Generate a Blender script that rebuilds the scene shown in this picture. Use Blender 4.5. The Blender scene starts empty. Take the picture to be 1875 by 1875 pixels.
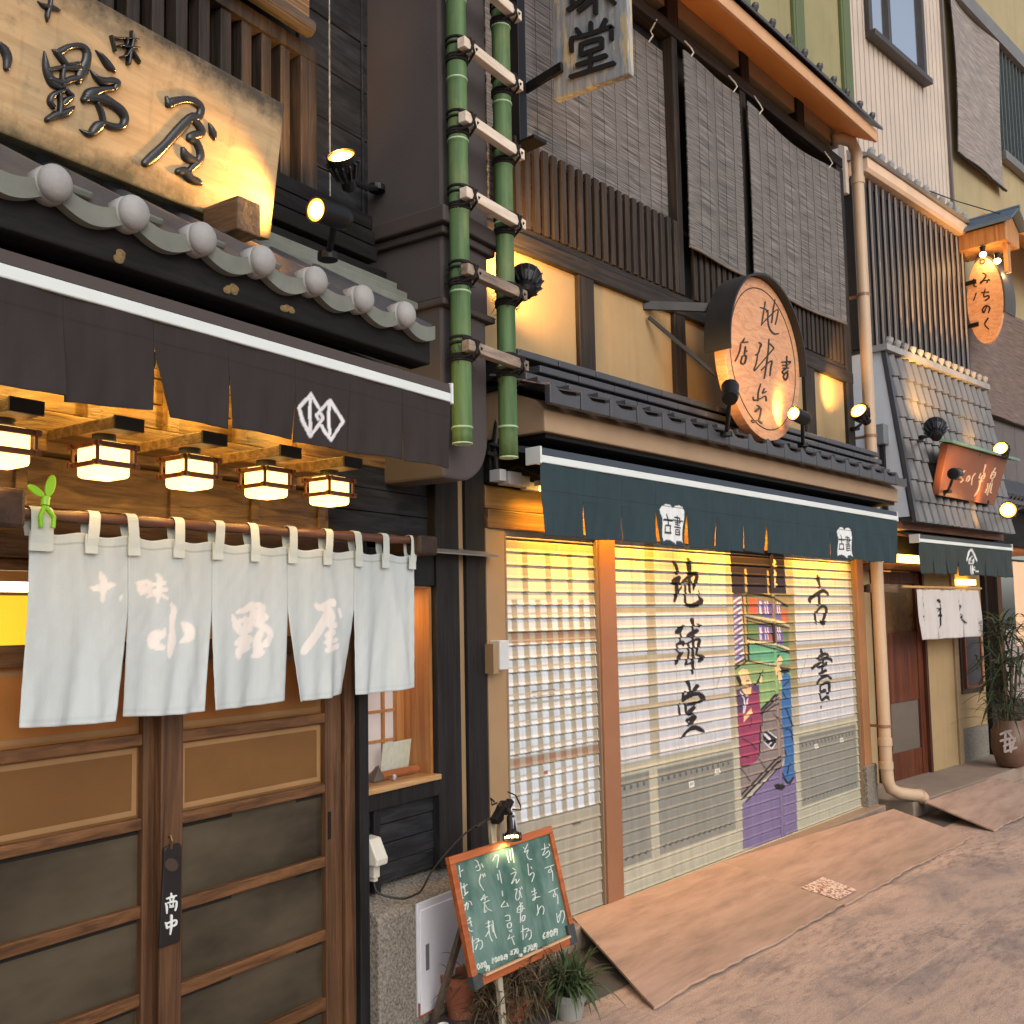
import bpy, bmesh, math, random
import numpy as np
from mathutils import Vector, Matrix
random.seed(7)
rng = np.random.default_rng(7)
SC = bpy.context.scene
COL = SC.collection
rad = math.radians

# ------------------------------------------------------------------ camera
F, CX, CY = 1822.6, 937.5, 986.7            # focal length and principal point of the photo (px of its 1875 px frame)
PITCH, ROLL, AZ, EYE = .0809056, .0190553, .723698771, 1.6
_fh = np.array([math.cos(AZ), math.sin(AZ), 0]); _rt = np.array([math.sin(AZ), -math.cos(AZ), 0]); _up = np.array([0, 0, 1.])
FWD = math.cos(PITCH)*_fh + math.sin(PITCH)*_up
_dn = math.sin(PITCH)*_fh - math.cos(PITCH)*_up
RGT = math.cos(ROLL)*_rt + math.sin(ROLL)*_dn
DWN = -math.sin(ROLL)*_rt + math.cos(ROLL)*_dn
CAMP = np.array([0, 0, EYE])
cd = bpy.data.cameras.new('camera'); cam = bpy.data.objects.new('camera', cd); COL.objects.link(cam)
cd.sensor_width = 36; cd.lens = 36*F/1875; cd.shift_y = (CY-937.5)/1875; cd.clip_start = .05; cd.clip_end = 500
M = Matrix.Identity(4)
for i in range(3):
    M[i][0], M[i][1], M[i][2], M[i][3] = RGT[i], -DWN[i], -FWD[i], CAMP[i]
cam.matrix_world = M
SC.camera = cam

# ------------------------------------------------------------------ daylight
w = bpy.data.worlds.new('World'); SC.world = w; w.use_nodes = True
nt = w.node_tree; bg = nt.nodes['Background']
sky = nt.nodes.new('ShaderNodeTexSky'); sky.sky_type = 'NISHITA'; sky.sun_disc = False
SUN_EL, SUN_AZ = rad(32), rad(200)
sky.sun_elevation = SUN_EL; sky.sun_rotation = SUN_AZ; sky.air_density = 1.0; sky.dust_density = 3.0; sky.ozone_density = 1.0
hs = nt.nodes.new('ShaderNodeHueSaturation'); hs.inputs['Saturation'].default_value = .62      # thin overcast: a paler sky
nt.links.new(sky.outputs[0], hs.inputs['Color']); nt.links.new(hs.outputs[0], bg.inputs[0]); bg.inputs[1].default_value = .15
sd = bpy.data.lights.new('sun', 'SUN'); so = bpy.data.objects.new('sun', sd); COL.objects.link(so)
sd.energy = .5; sd.angle = rad(60); sd.color = (1, .985, .96)
_sv = Vector((math.sin(SUN_AZ)*math.cos(SUN_EL), math.cos(SUN_AZ)*math.cos(SUN_EL), math.sin(SUN_EL)))
so.rotation_euler = _sv.to_track_quat('Z', 'Y').to_euler()
SC.view_settings.view_transform = 'Standard'; SC.view_settings.look = 'None'
SC.view_settings.exposure = 0.18; SC.view_settings.gamma = 1
SC.render.engine = 'CYCLES'; SC.cycles.use_denoising = True
SC.cycles.max_bounces = 7; SC.cycles.diffuse_bounces = 4; SC.cycles.transmission_bounces = 5; SC.cycles.transparent_max_bounces = 6
SC.cycles.sample_clamp_indirect = 6; SC.cycles.caustics_reflective = False; SC.cycles.caustics_refractive = False

# ------------------------------------------------------------------ geometry helpers
def ray(x, y): return FWD + RGT*(x-CX)/F + DWN*(y-CY)/F
class Plane:
    """a real plane in the place: origin, two axes and the normal that faces the viewer"""
    def __init__(s, o, a, b, n=None):
        s.o = np.array(o, float); s.a = np.array(a, float); s.b = np.array(b, float)
        s.n = np.array(n, float) if n is not None else np.cross(s.a, s.b)
        s.n = s.n/np.linalg.norm(s.n)
    def px(s, x, y):
        d = ray(x, y); t = ((s.o-CAMP)@s.n)/(d@s.n); p = CAMP+t*d-s.o
        return float(p@s.a), float(p@s.b)
    def w(s, a, b, h=0): return s.o+s.a*a+s.b*b+s.n*h
class Fr:
    """a facade frame: u along the front, off towards the street, z up"""
    def __init__(s, ox, oy, ang):
        s.o = np.array([ox, oy, 0.]); s.ang = ang
        s.u = np.array([math.cos(ang), math.sin(ang), 0]); s.n = np.array([math.sin(ang), -math.cos(ang), 0])
    def W(s, p): return s.o+s.u*p[0]+s.n*p[1]+np.array([0, 0, p[2]])
    def px(s, x, y, off=0.):
        d = ray(x, y); q = s.o+s.n*off; t = ((q-CAMP)@s.n)/(d@s.n); p = CAMP+t*d-s.o
        return float(p@s.u), float(p[2])
    def plane(s, off): return Plane(s.o+s.n*off, s.u, (0, 0, 1), s.n)
    def side(s, u): return Plane(s.o+s.u*u, s.n, (0, 0, 1), -s.u)      # a plane square to the front, facing back along it
aL, aT = rad(41.465-33.940), rad(41.465-45.244)
FR = Fr(0, 3.18, 0)
FL = Fr(3.38276, 3.18, aL)
FT = Fr(8.72512, 3.357503, aT)
WO = Fr(0, 0, 0); WO.n = np.array([0, 1., 0])                           # plain world axes

ORG = {}
def lin(c):
    out = []
    for v in c[:3]:
        v = v/255
        out.append(v/12.92 if v <= .04045 else ((v+.055)/1.055)**2.4)
    return tuple(out)
def finish(o, parent, base):
    if parent is not None:
        o.parent = parent; ORG[o] = ORG[parent]
    else:
        o.location = base; ORG[o] = np.array(base, float)
class MB:
    def __init__(s, fr=WO): s.v = []; s.f = []; s.fr = fr; s.c = None
    def add(s, pts, faces):
        k = len(s.v)
        s.v += [s.fr.W(p) for p in pts]; s.f += [tuple(i+k for i in f) for f in faces]
    def box(s, u0, u1, o0, o1, z0, z1):
        P = [(u, o, z) for z in (z0, z1) for o in (o0, o1) for u in (u0, u1)]
        s.add(P, [(0, 1, 3, 2), (4, 6, 7, 5), (0, 4, 5, 1), (2, 3, 7, 6), (0, 2, 6, 4), (1, 5, 7, 3)]); return s
    def bar(s, p, q, w, h, up=(0, 0, 1)):
        p = np.array(p, float); q = np.array(q, float); d = q-p; d /= np.linalg.norm(d); up = np.array(up, float)
        a = np.cross(d, up); a /= np.linalg.norm(a); b = np.cross(a, d)
        P = [e+a*i*w/2+b*j*h/2 for e in (p, q) for i, j in ((-1, -1), (1, -1), (1, 1), (-1, 1))]
        s.add(P, [(0, 1, 2, 3), (7, 6, 5, 4), (0, 4, 5, 1), (1, 5, 6, 2), (2, 6, 7, 3), (3, 7, 4, 0)]); return s
    def prism(s, poly, o0, o1):                     # (u,z) outline pushed along off
        n = len(poly); P = [(u, o0, z) for u, z in poly]+[(u, o1, z) for u, z in poly]
        s.add(P, [tuple(range(n)), tuple(range(2*n-1, n-1, -1))]+[(i, i+n, (i+1) % n+n, (i+1) % n) for i in range(n)]); return s
    def prism_u(s, poly, u0, u1):                   # (off,z) outline pushed along u
        n = len(poly); P = [(u0, o, z) for o, z in poly]+[(u1, o, z) for o, z in poly]
        s.add(P, [tuple(range(n)), tuple(range(2*n-1, n-1, -1))]+[(i, i+n, (i+1) % n+n, (i+1) % n) for i in range(n)]); return s
    def tube(s, pts, r, seg=10, cap=True):
        pts = [np.array(p, float) for p in pts]; n = len(pts)
        rr = r if hasattr(r, '__len__') else [r]*n
        P = []; Fc = []; ref = None
        for i, p in enumerate(pts):
            d = pts[min(i+1, n-1)]-pts[max(i-1, 0)]; d = d/(np.linalg.norm(d)+1e-9)
            if ref is None:
                ref = np.array([0, 0, 1.]) if abs(d[2]) < .9 else np.array([1., 0, 0])
            a = np.cross(d, ref); a /= np.linalg.norm(a)+1e-9; b = np.cross(a, d); ref = b
            for k in range(seg):
                t = 2*math.pi*k/seg; P.append(p+rr[i]*(a*math.cos(t)+b*math.sin(t)))
        for i in range(n-1):
            for k in range(seg):
                Fc.append((i*seg+k, i*seg+(k+1) % seg, (i+1)*seg+(k+1) % seg, (i+1)*seg+k))
        if cap: Fc += [tuple(range(seg-1, -1, -1)), tuple((n-1)*seg+k for k in range(seg))]
        s.add(P, Fc); return s
    def lathe(s, prof, base, axis=(0, 0, 1), seg=24):   # prof: (radius, height along axis)
        base = np.array(base, float); ax = np.array(axis, float); ax = ax/np.linalg.norm(ax)
        ref = np.array([0, 0, 1.]) if abs(ax[2]) < .9 else np.array([1., 0, 0])
        a = np.cross(ax, ref); a /= np.linalg.norm(a); b = np.cross(a, ax); P = []; Fc = []
        for r, h in prof:
            for k in range(seg):
                t = 2*math.pi*k/seg; P.append(base+ax*h+max(r, 1e-4)*(a*math.cos(t)+b*math.sin(t)))
        n = len(prof)
        for i in range(n-1):
            for k in range(seg): Fc.append((i*seg+k, i*seg+(k+1) % seg, (i+1)*seg+(k+1) % seg, (i+1)*seg+k))
        Fc += [tuple(range(seg-1, -1, -1)), tuple((n-1)*seg+k for k in range(seg))]
        s.add(P, Fc); return s
    def ball(s, c, r, nu=14, nv=9):
        c = np.array(c, float); r = np.array(r if hasattr(r, '__len__') else (r, r, r), float); P = []; Fc = []
        for j in range(nv+1):
            ph = math.pi*j/nv
            for i in range(nu):
                t = 2*math.pi*i/nu; P.append(c+r*np.array([math.sin(ph)*math.cos(t), math.sin(ph)*math.sin(t), math.cos(ph)]))
        for j in range(nv):
            for i in range(nu): Fc.append((j*nu+i, (j+1)*nu+i, (j+1)*nu+(i+1) % nu, j*nu+(i+1) % nu))
        s.add(P, Fc); return s
    def grid(s, fn, nu, nv):
        k = len(s.v)
        for j in range(nv+1):
            for i in range(nu+1): s.v.append(s.fr.W(fn(i/nu, j/nv)))
        for j in range(nv):
            for i in range(nu):
                a = k+j*(nu+1)+i; s.f.append((a, a+1, a+nu+2, a+nu+1))
        return s
    def raw(s, V, Fc):
        k = len(s.v); s.v += [np.asarray(p) for p in V]; s.f += [tuple(i+k for i in f) for f in Fc]; return s
    def each(s, name, mat, parent, bevel=0, smooth=False):
        """one object per separate piece"""
        par = list(range(len(s.v)))
        def find(i):
            while par[i] != i: par[i] = par[par[i]]; i = par[i]
            return i
        for f in s.f:
            r = find(f[0])
            for i in f[1:]: par[find(i)] = r
        groups = {}
        for f in s.f: groups.setdefault(find(f[0]), []).append(f)
        out = []
        for fs in groups.values():
            ids = sorted({i for f in fs for i in f}); k = {i: j for j, i in enumerate(ids)}
            q = MB(s.fr); q.v = [s.v[i] for i in ids]; q.f = [tuple(k[i] for i in f) for f in fs]; out.append(q.build(name, mat, parent, bevel, smooth))
        return out
    def build(s, name, mat, parent=None, bevel=0, smooth=False, base=None):
        V = np.array(s.v, float)
        if parent is not None: org = ORG[parent]
        else:
            if base is None: base = (V[:, 0].mean(), V[:, 1].mean(), V[:, 2].min())
            org = np.array(base, float)
        me = bpy.data.meshes.new(name); me.from_pydata((V-org).tolist(), [], s.f); 
        bm = bmesh.new(); bm.from_mesh(me); bmesh.ops.recalc_face_normals(bm, faces=bm.faces); bm.to_mesh(me); bm.free()
        if smooth: me.shade_smooth()
        o = bpy.data.objects.new(name, me); COL.objects.link(o); me.materials.append(mat)
        finish(o, parent, org if parent is None else None)
        if s.c is not None:
            at = me.color_attributes.new('Col', 'FLOAT_COLOR', 'POINT')
            C4 = np.ones((len(V), 4), np.float32); C4[:, :3] = s.c; at.data.foreach_set('color', C4.ravel())
        if bevel:
            m = o.modifiers.new('bevel', 'BEVEL'); m.width = bevel; m.segments = 2; m.limit_method = 'ANGLE'; m.angle_limit = rad(40)
        return o
def thing(name, label, cat, base, group=None):
    o = bpy.data.objects.new(name, None); COL.objects.link(o); o.location = base; o.empty_display_size = .1
    ORG[o] = np.array(base, float); o['label'] = label; o['category'] = cat
    if group: o['group'] = group
    return o
def tag(o, label, cat, group=None, kind=None):
    if label: o['label'] = label
    if cat: o['category'] = cat
    if group: o['group'] = group
    if kind: o['kind'] = kind
    return o
def kids(o): return [c for c in list(COL.objects) if c.parent == o]
def copy_tree(o, parent=None):
    c = o.copy(); COL.objects.link(c)
    if parent is not None: c.parent = parent
    for ch in kids(o): copy_tree(ch, c)
    return c

# ------------------------------------------------------------------ materials
def nodes(name):
    m = bpy.data.materials.new(name); m.use_nodes = True; n = m.node_tree
    return m, n, n.nodes['Principled BSDF']
def mapping(n, scale, rot=0):
    tc = n.nodes.new('ShaderNodeTexCoord'); mp = n.nodes.new('ShaderNodeMapping')
    mp.inputs['Scale'].default_value = scale if hasattr(scale, '__len__') else (scale,)*3
    mp.inputs['Rotation'].default_value = (0, 0, rot)
    n.links.new(tc.outputs['Object'], mp.inputs[0]); return mp.outputs[0]
def noise(n, vec, scale=1, detail=6, rough=.6, dist=0):
    t = n.nodes.new('ShaderNodeTexNoise'); t.inputs['Scale'].default_value = scale; t.inputs['Detail'].default_value = detail
    t.inputs['Roughness'].default_value = rough; t.inputs['Distortion'].default_value = dist
    n.links.new(vec, t.inputs['Vector']); return t.outputs[0]
def ramp(n, fac, stops):
    r = n.nodes.new('ShaderNodeValToRGB'); e = r.color_ramp.elements
    while len(e) < len(stops): e.new(.5)
    for x, (p, c) in zip(e, stops):
        x.position = p; x.color = (*c, 1) if hasattr(c, '__len__') else (c, c, c, 1)
    n.links.new(fac, r.inputs[0]); return r.outputs[0]
def mix(n, fac, a, b, mode='MIX'):
    x = n.nodes.new('ShaderNodeMix'); x.data_type = 'RGBA'; x.blend_type = mode
    for sock, v in ((x.inputs[0], fac), (x.inputs[6], a), (x.inputs[7], b)):
        if hasattr(v, 'is_output'): n.links.new(v, sock)
        elif sock == x.inputs[0]: sock.default_value = v
        else: sock.default_value = (*v, 1)
    return x.outputs[2]
def bump(n, p, h, strength=.3, dist=.01):
    b = n.nodes.new('ShaderNodeBump'); b.inputs['Strength'].default_value = strength; b.inputs['Distance'].default_value = dist
    n.links.new(h, b.inputs['Height']); n.links.new(b.outputs[0], p.inputs['Normal'])
def setc(n, p, c):
    if hasattr(c, 'is_output'): n.links.new(c, p.inputs['Base Color'])
    else: p.inputs['Base Color'].default_value = (*c, 1)
def mat(name, c, rough=.6, var=.25, scale=6., metal=0, bmp=.15, spec=.5, c2=None, fine=90, rot=0):
    """painted / mineral surface: blotches, fine grain, slightly uneven gloss"""
    m, n, p = nodes(name); c = lin(c)
    v = mapping(n, scale, rot); a = noise(n, v, 1, 8, .65)
    lo = tuple(x*(1-var) for x in c) if c2 is None else lin(c2); hi = tuple(min(1, x*(1+var*.6)) for x in c)
    setc(n, p, ramp(n, a, [(.3, lo), (.7, hi)]))
    f = noise(n, mapping(n, fine), 1, 3, .6)
    bump(n, p, f, bmp, .004)
    r = ramp(n, a, [(.3, max(0, rough-.1)), (.7, min(1, rough+.1))]); n.links.new(r, p.inputs['Roughness'])
    p.inputs['Metallic'].default_value = metal; p.inputs['Specular IOR Level'].default_value = spec
    return m
def wood(name, c, c2, axis='u', rough=.6, rot=0, grain=1., bmp=.5, spec=.4):
    """sawn wood: grain stretched along one axis, raised late-wood lines, blotchy weathering"""
    m, n, p = nodes(name)
    sc = {'u': (1.1, 26, 26), 'z': (26, 26, 1.1), 'o': (26, 1.1, 26)}[axis]
    v = mapping(n, tuple(x*grain for x in sc), rot)
    a = noise(n, v, 1.3, 5, .6, .8); b = noise(n, mapping(n, 3), 1, 5, .6)
    fi = noise(n, mapping(n, tuple(x*5*grain for x in sc), rot), 1, 3, .6); sp = noise(n, mapping(n, tuple(x**.5*2.2 for x in sc), rot), 1, 6, .7)
    col = mix(n, ramp(n, a, [(.35, 0.), (.65, 1.)]), lin(c2), lin(c))
    col = mix(n, ramp(n, b, [(.35, .0), (.75, .45)]), col, tuple(x*.6 for x in lin(c2)))
    col = mix(n, ramp(n, sp, [(.58, 0.), (.74, .35)]), col, tuple(min(1, x*1.7+.012) for x in lin(c)))
    setc(n, p, col)
    h = n.nodes.new('ShaderNodeMath'); h.operation = 'MULTIPLY_ADD'; h.inputs[1].default_value = .5
    n.links.new(fi, h.inputs[0]); n.links.new(a, h.inputs[2]); bump(n, p, h.outputs[0], bmp, .006)
    p.inputs['Roughness'].default_value = rough; p.inputs['Specular IOR Level'].default_value = spec
    return m
def emit(name, c, s):
    m, n, p = nodes(name); p.inputs['Base Color'].default_value = (*lin(c), 1)
    p.inputs['Emission Color'].default_value = (*lin(c), 1); p.inputs['Emission Strength'].default_value = s; return m
def paint(name, rough=.6, var=.12, bmp=.1, translucent=0, spec=.4, weave=0):
    """colours come from what is painted / printed on the surface (vertex colours)"""
    m, n, p = nodes(name); at = n.nodes.new('ShaderNodeAttribute'); at.attribute_name = 'Col'
    a = noise(n, mapping(n, 9), 1, 7, .7); g = ramp(n, a, [(.3, 1-var), (.7, 1.)])
    st = ramp(n, noise(n, mapping(n, (22, 22, 2.2)), 1, 7, .7), [(.34, 1-var*1.6), (.60, 1.)])
    c = mix(n, 1., mix(n, 1., at.outputs[0], g, 'MULTIPLY'), st, 'MULTIPLY'); setc(n, p, c)
    f = noise(n, mapping(n, weave or 70), 1, 3, .6); bump(n, p, f, bmp, .003)
    p.inputs['Roughness'].default_value = rough; p.inputs['Specular IOR Level'].default_value = spec
    if translucent:
        t = n.nodes.new('ShaderNodeBsdfTranslucent'); n.links.new(c, t.inputs[0]); ms = n.nodes.new('ShaderNodeMixShader')
        ms.inputs[0].default_value = translucent; o = n.nodes['Material Output']
        n.links.new(p.outputs[0], ms.inputs[1]); n.links.new(t.outputs[0], ms.inputs[2]); n.links.new(ms.outputs[0], o.inputs[0])
    return m
def frosted(name, c, trans=.5, rough=.35, c2=None, sc=(2, 2, 3)):
    m, n, p = nodes(name); a = noise(n, mapping(n, sc), 1, 5, .6)
    cc = ramp(n, a, [(.36, tuple(x*.8 for x in lin(c)) if c2 is None else lin(c2)), (.66, lin(c))]); setc(n, p, cc)
    p.inputs['Roughness'].default_value = rough
    t = n.nodes.new('ShaderNodeBsdfTranslucent'); n.links.new(cc, t.inputs[0]); ms = n.nodes.new('ShaderNodeMixShader'); ms.inputs[0].default_value = trans
    o = n.nodes['Material Output']; n.links.new(p.outputs[0], ms.inputs[1]); n.links.new(t.outputs[0], ms.inputs[2]); n.links.new(ms.outputs[0], o.inputs[0])
    return m
def reed(name, c, c2, sticks=160):
    """woven reed blind: thin horizontal sticks of uneven tone"""
    m, n, p = nodes(name)
    a = noise(n, mapping(n, (3.4, 3.4, sticks)), 1, 4, .6); b = noise(n, mapping(n, (5, 5, 14)), 1, 4, .6)
    col = ramp(n, a, [(.40, lin(c2)), (.64, lin(c))]); col = mix(n, ramp(n, b, [(.35, 0.), (.75, .6)]), col, tuple(x*.45 for x in lin(c)))
    setc(n, p, col); bump(n, p, a, .35, .004); p.inputs['Roughness'].default_value = .7; return m
MT = {}
MT['char'] = wood('charred_timber', (48, 50, 54), (27, 28, 31), 'u', .6, -aL, 1., .5, .22)
MT['char_z'] = wood('charred_post', (36, 36, 38), (21, 21, 23), 'z', .6, 0, 1., .5, .22)
MT['dark_beam'] = wood('dark_beam', (31, 30, 29), (17, 17, 17), 'u', .65, -aL, 1., .5, .2)
MT['brown_beam'] = wood('brown_beam', (62, 55, 51), (34, 31, 29), 'u', .6, 0, 1., .5, .25)
MT['brown_post'] = wood('brown_post', (58, 51, 47), (32, 29, 27), 'z', .6, 0, 1., .5, .25)
MT['slat'] = wood('lattice_wood', (68, 58, 51), (38, 33, 29), 'z', .6, 0, 1., .5, .25)
MT['cedar'] = wood('cedar_boards', (140, 108, 66), (82, 60, 36), 'u', .5, -aL, 1., .8)
MT['door_wood'] = wood('door_wood', (124, 86, 54), (72, 47, 28), 'u', .4, -aL)
MT['door_stile'] = wood('door_stile', (108, 77, 52), (62, 41, 28), 'z', .42)
MT['orange_wood'] = wood('hinoki', (205, 150, 92), (165, 108, 58), 'z', .45, 0, .7)
MT['soffit'] = mat('soffit_ply', (244, 166, 96), .6, .08, 2)
def plaster(name, c, streak=.3):
    """hand trowelled plaster with faint rain streaks, patches and hairlines"""
    m, n, p = nodes(name); a = noise(n, mapping(n, 2.2), 1, 8, .65); s_ = noise(n, mapping(n, (16, 16, 1.3)), 1, 7, .65); t = noise(n, mapping(n, (38, 38, 26)), 1, 4, .6)
    col = ramp(n, a, [(.32, tuple(x*.82 for x in lin(c))), (.68, lin(c))])
    col = mix(n, ramp(n, s_, [(.50, 0.), (.78, streak)]), col, tuple(x*.45 for x in lin(c)))
    setc(n, p, col); bump(n, p, t, .18, .004); p.inputs['Roughness'].default_value = .88; return m
MT['beige'] = plaster('beige_plaster', (166, 142, 104))
MT['beige_trim'] = mat('beige_render', (160, 136, 110), .75, .14, 3, 0, .2)
MT['tan_post'] = mat('tan_steel_post', (146, 122, 92), .5, .12, 3)
MT['brown_steel'] = mat('brown_steel_post', (140, 98, 72), .4, .1, 3)
MT['pillar'] = mat('pillar_render', (70, 64, 64), .8, .16, 2.5, 0, .25)
MT['tile'] = mat('grey_roof_tile', (70, 71, 76), .38, .25, 5, 0, .2)
MT['tile_pale'] = mat('weathered_roof_tile', (150, 150, 150), .65, .22, 8, 0, .3)
MT['tile_green'] = mat('mossy_roof_tile', (112, 116, 108), .7, .25, 8, 0, .3)
MT['black'] = mat('black_metal', (26, 26, 28), .4, .2, 8, .4, .05)
MT['blackm'] = mat('matt_black', (20, 20, 21), .7, .2, 8)
MT['void'] = mat('dark_inside', (20, 17, 15), .9, .2, 3)
MT['white_al'] = mat('white_aluminium', (214, 222, 222), .35, .06, 3)
MT['white_pl'] = mat('white_plastic', (190, 195, 200), .4, .1, 4)
MT['white_wall'] = mat('white_render', (205, 212, 220), .8, .1, 3)
MT['greybox'] = mat('grey_plastic', (112, 120, 126), .5, .08, 4)
MT['pipe'] = mat('beige_pipe', (186, 162, 136), .45, .1, 4)
MT['copper'] = mat('pipe_clip', (140, 100, 78), .4, .2, 8)
def bamboo():
    m, n, p = nodes('green_bamboo'); a = noise(n, mapping(n, (30, 30, 1.6)), 1, 6, .65); b = noise(n, mapping(n, (7, 7, 3)), 1, 6, .65)
    c = ramp(n, a, [(.34, lin((64, 92, 58))), (.66, lin((94, 124, 80)))]); c = mix(n, ramp(n, b, [(.52, 0.), (.74, .6)]), c, lin((134, 136, 92)))
    setc(n, p, c); p.inputs['Roughness'].default_value = .6; p.inputs['Specular IOR Level'].default_value = .3; bump(n, p, a, .1, .003); return m
MT['bamboo'] = bamboo()
MT['bamboo_node'] = mat('bamboo_node', (165, 190, 155), .5, .15, 6)
MT['pale_wood'] = wood('pale_rung_wood', (234, 220, 204), (212, 194, 174), 'u', .6, -aL, .6, .2)
MT['rope'] = mat('palm_rope', (28, 25, 24), .9, .4, 40, 0, .8)
MT['concrete'] = mat('exposed_aggregate', (146, 140, 130), .85, .3, 95, 0, 1., .3, (58, 55, 52), 120)
MT['slab'] = mat('concrete_slab', (142, 126, 112), .85, .2, 5, 0, .4)
MT['sheet'] = mat('brown_awning_top', (70, 62, 60), .8, .1, 4)
MT['lamp_on'] = emit('lamp_glass_lit', (255, 214, 140), 14)
MT['paper_on'] = emit('lantern_paper_lit', (255, 206, 120), 3.4)
MT['tube_on'] = emit('tube_lit', (255, 196, 84), 9)
MT['lamp_in'] = emit('spot_reflector', (255, 170, 60), 3.2)
MT['cable'] = mat('black_cable', (24, 24, 26), .5)
MT['terracotta'] = mat('terracotta', (150, 88, 64), .75, .2, 9, 0, .3)
MT['leaf'] = mat('plant_leaf', (70, 90, 56), .5, .45, 14, 0, .1, .5, (34, 46, 28))
MT['leaf_dry'] = mat('dry_stems', (98, 84, 62), .8, .5, 20, 0, .3, .3, (46, 40, 32))
MT['leaf_big'] = mat('dracaena_leaf', (62, 80, 52), .4, .5, 10, 0, .1, .5, (28, 38, 26))
MT['soil'] = mat('soil', (50, 42, 36), .95, .4, 40, 0, .8)

# ------------------------------------------------------------------ brush strokes and painted surfaces
def smooth_stroke(pts, step=.25):
    """pts: (x, y, w) -> Catmull-Rom samples"""
    P = np.array(pts, float)
    if len(P) == 2:
        t = np.linspace(0, 1, 6)[:, None]; return P[0]*(1-t)+P[1]*t
    Q = np.vstack([2*P[0]-P[1], P, 2*P[-1]-P[-2]]); out = []
    for i in range(1, len(Q)-2):
        for t in np.arange(0, 1, step):
            a, b, c, d = Q[i-1], Q[i], Q[i+1], Q[i+2]
            out.append(.5*((2*b)+(-a+c)*t+(2*a-5*b+4*c-d)*t*t+(-a+3*b-3*c+d)*t**3))
    out.append(Q[-2]); out = np.array(out); out[:, 2] = np.clip(out[:, 2], P[:, 2].min(), P[:, 2].max()); return out
def tr(strokes, ox, oy, s, wdef=12):
    """stroke lists measured in an enlarged crop -> photo pixels"""
    return [[(ox+p[0]/s, oy+p[1]/s, (p[2] if len(p) > 2 else wdef)/s) for p in st] for st in strokes]
def capped(S):
    """round off both ends"""
    def cap(e, d, w):
        r = w/2; return [(e[0]+d[0]*r*math.sin(a), e[1]+d[1]*r*math.sin(a), w*math.cos(a)) for a in (1.45, 1.1, .6)]
    d0 = S[0, :2]-S[1, :2]; d0 /= np.linalg.norm(d0)+1e-9; d1 = S[-1, :2]-S[-2, :2]; d1 /= np.linalg.norm(d1)+1e-9
    return np.vstack([cap(S[0], d0, S[0, 2]), S, cap(S[-1], d1, S[-1, 2])[::-1]])
def brush(mb, strokes, pl, h=.004, puff=0., lift=.0004, warp=None):
    """strokes in photo pixels laid on a real plane as raised lettering"""
    for k, st in enumerate(strokes):
        S = capped(smooth_stroke(st)); n = len(S)
        T = np.gradient(S[:, :2], axis=0); T /= np.linalg.norm(T, axis=1)[:, None]+1e-9; N = np.stack([-T[:, 1], T[:, 0]], 1)
        prof = [(-1, 0), (-1, 1), (1, 1), (1, 0)] if not puff else [(-1, 0), (-.95, .4), (-.6, .8), (0, 1), (.6, .8), (.95, .4), (1, 0)]
        V = []; Fc = []; m = len(prof); hh = (puff or h)+k*lift
        for i in range(n):
            wf = min(1, S[i, 2]/max(S[:, 2].max()*.5, 1e-6)) if puff else 1
            for t, q in prof:
                x, y = S[i, :2]+N[i]*t*S[i, 2]/2
                a, b = pl.px(x, y); V.append(pl.w(a, b, q*hh*wf-(0 if q else .001)))
        for i in range(n-1):
            for j in range(m-1): Fc.append((i*m+j, i*m+j+1, (i+1)*m+j+1, (i+1)*m+j))
        mb.raw(V, Fc)
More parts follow.
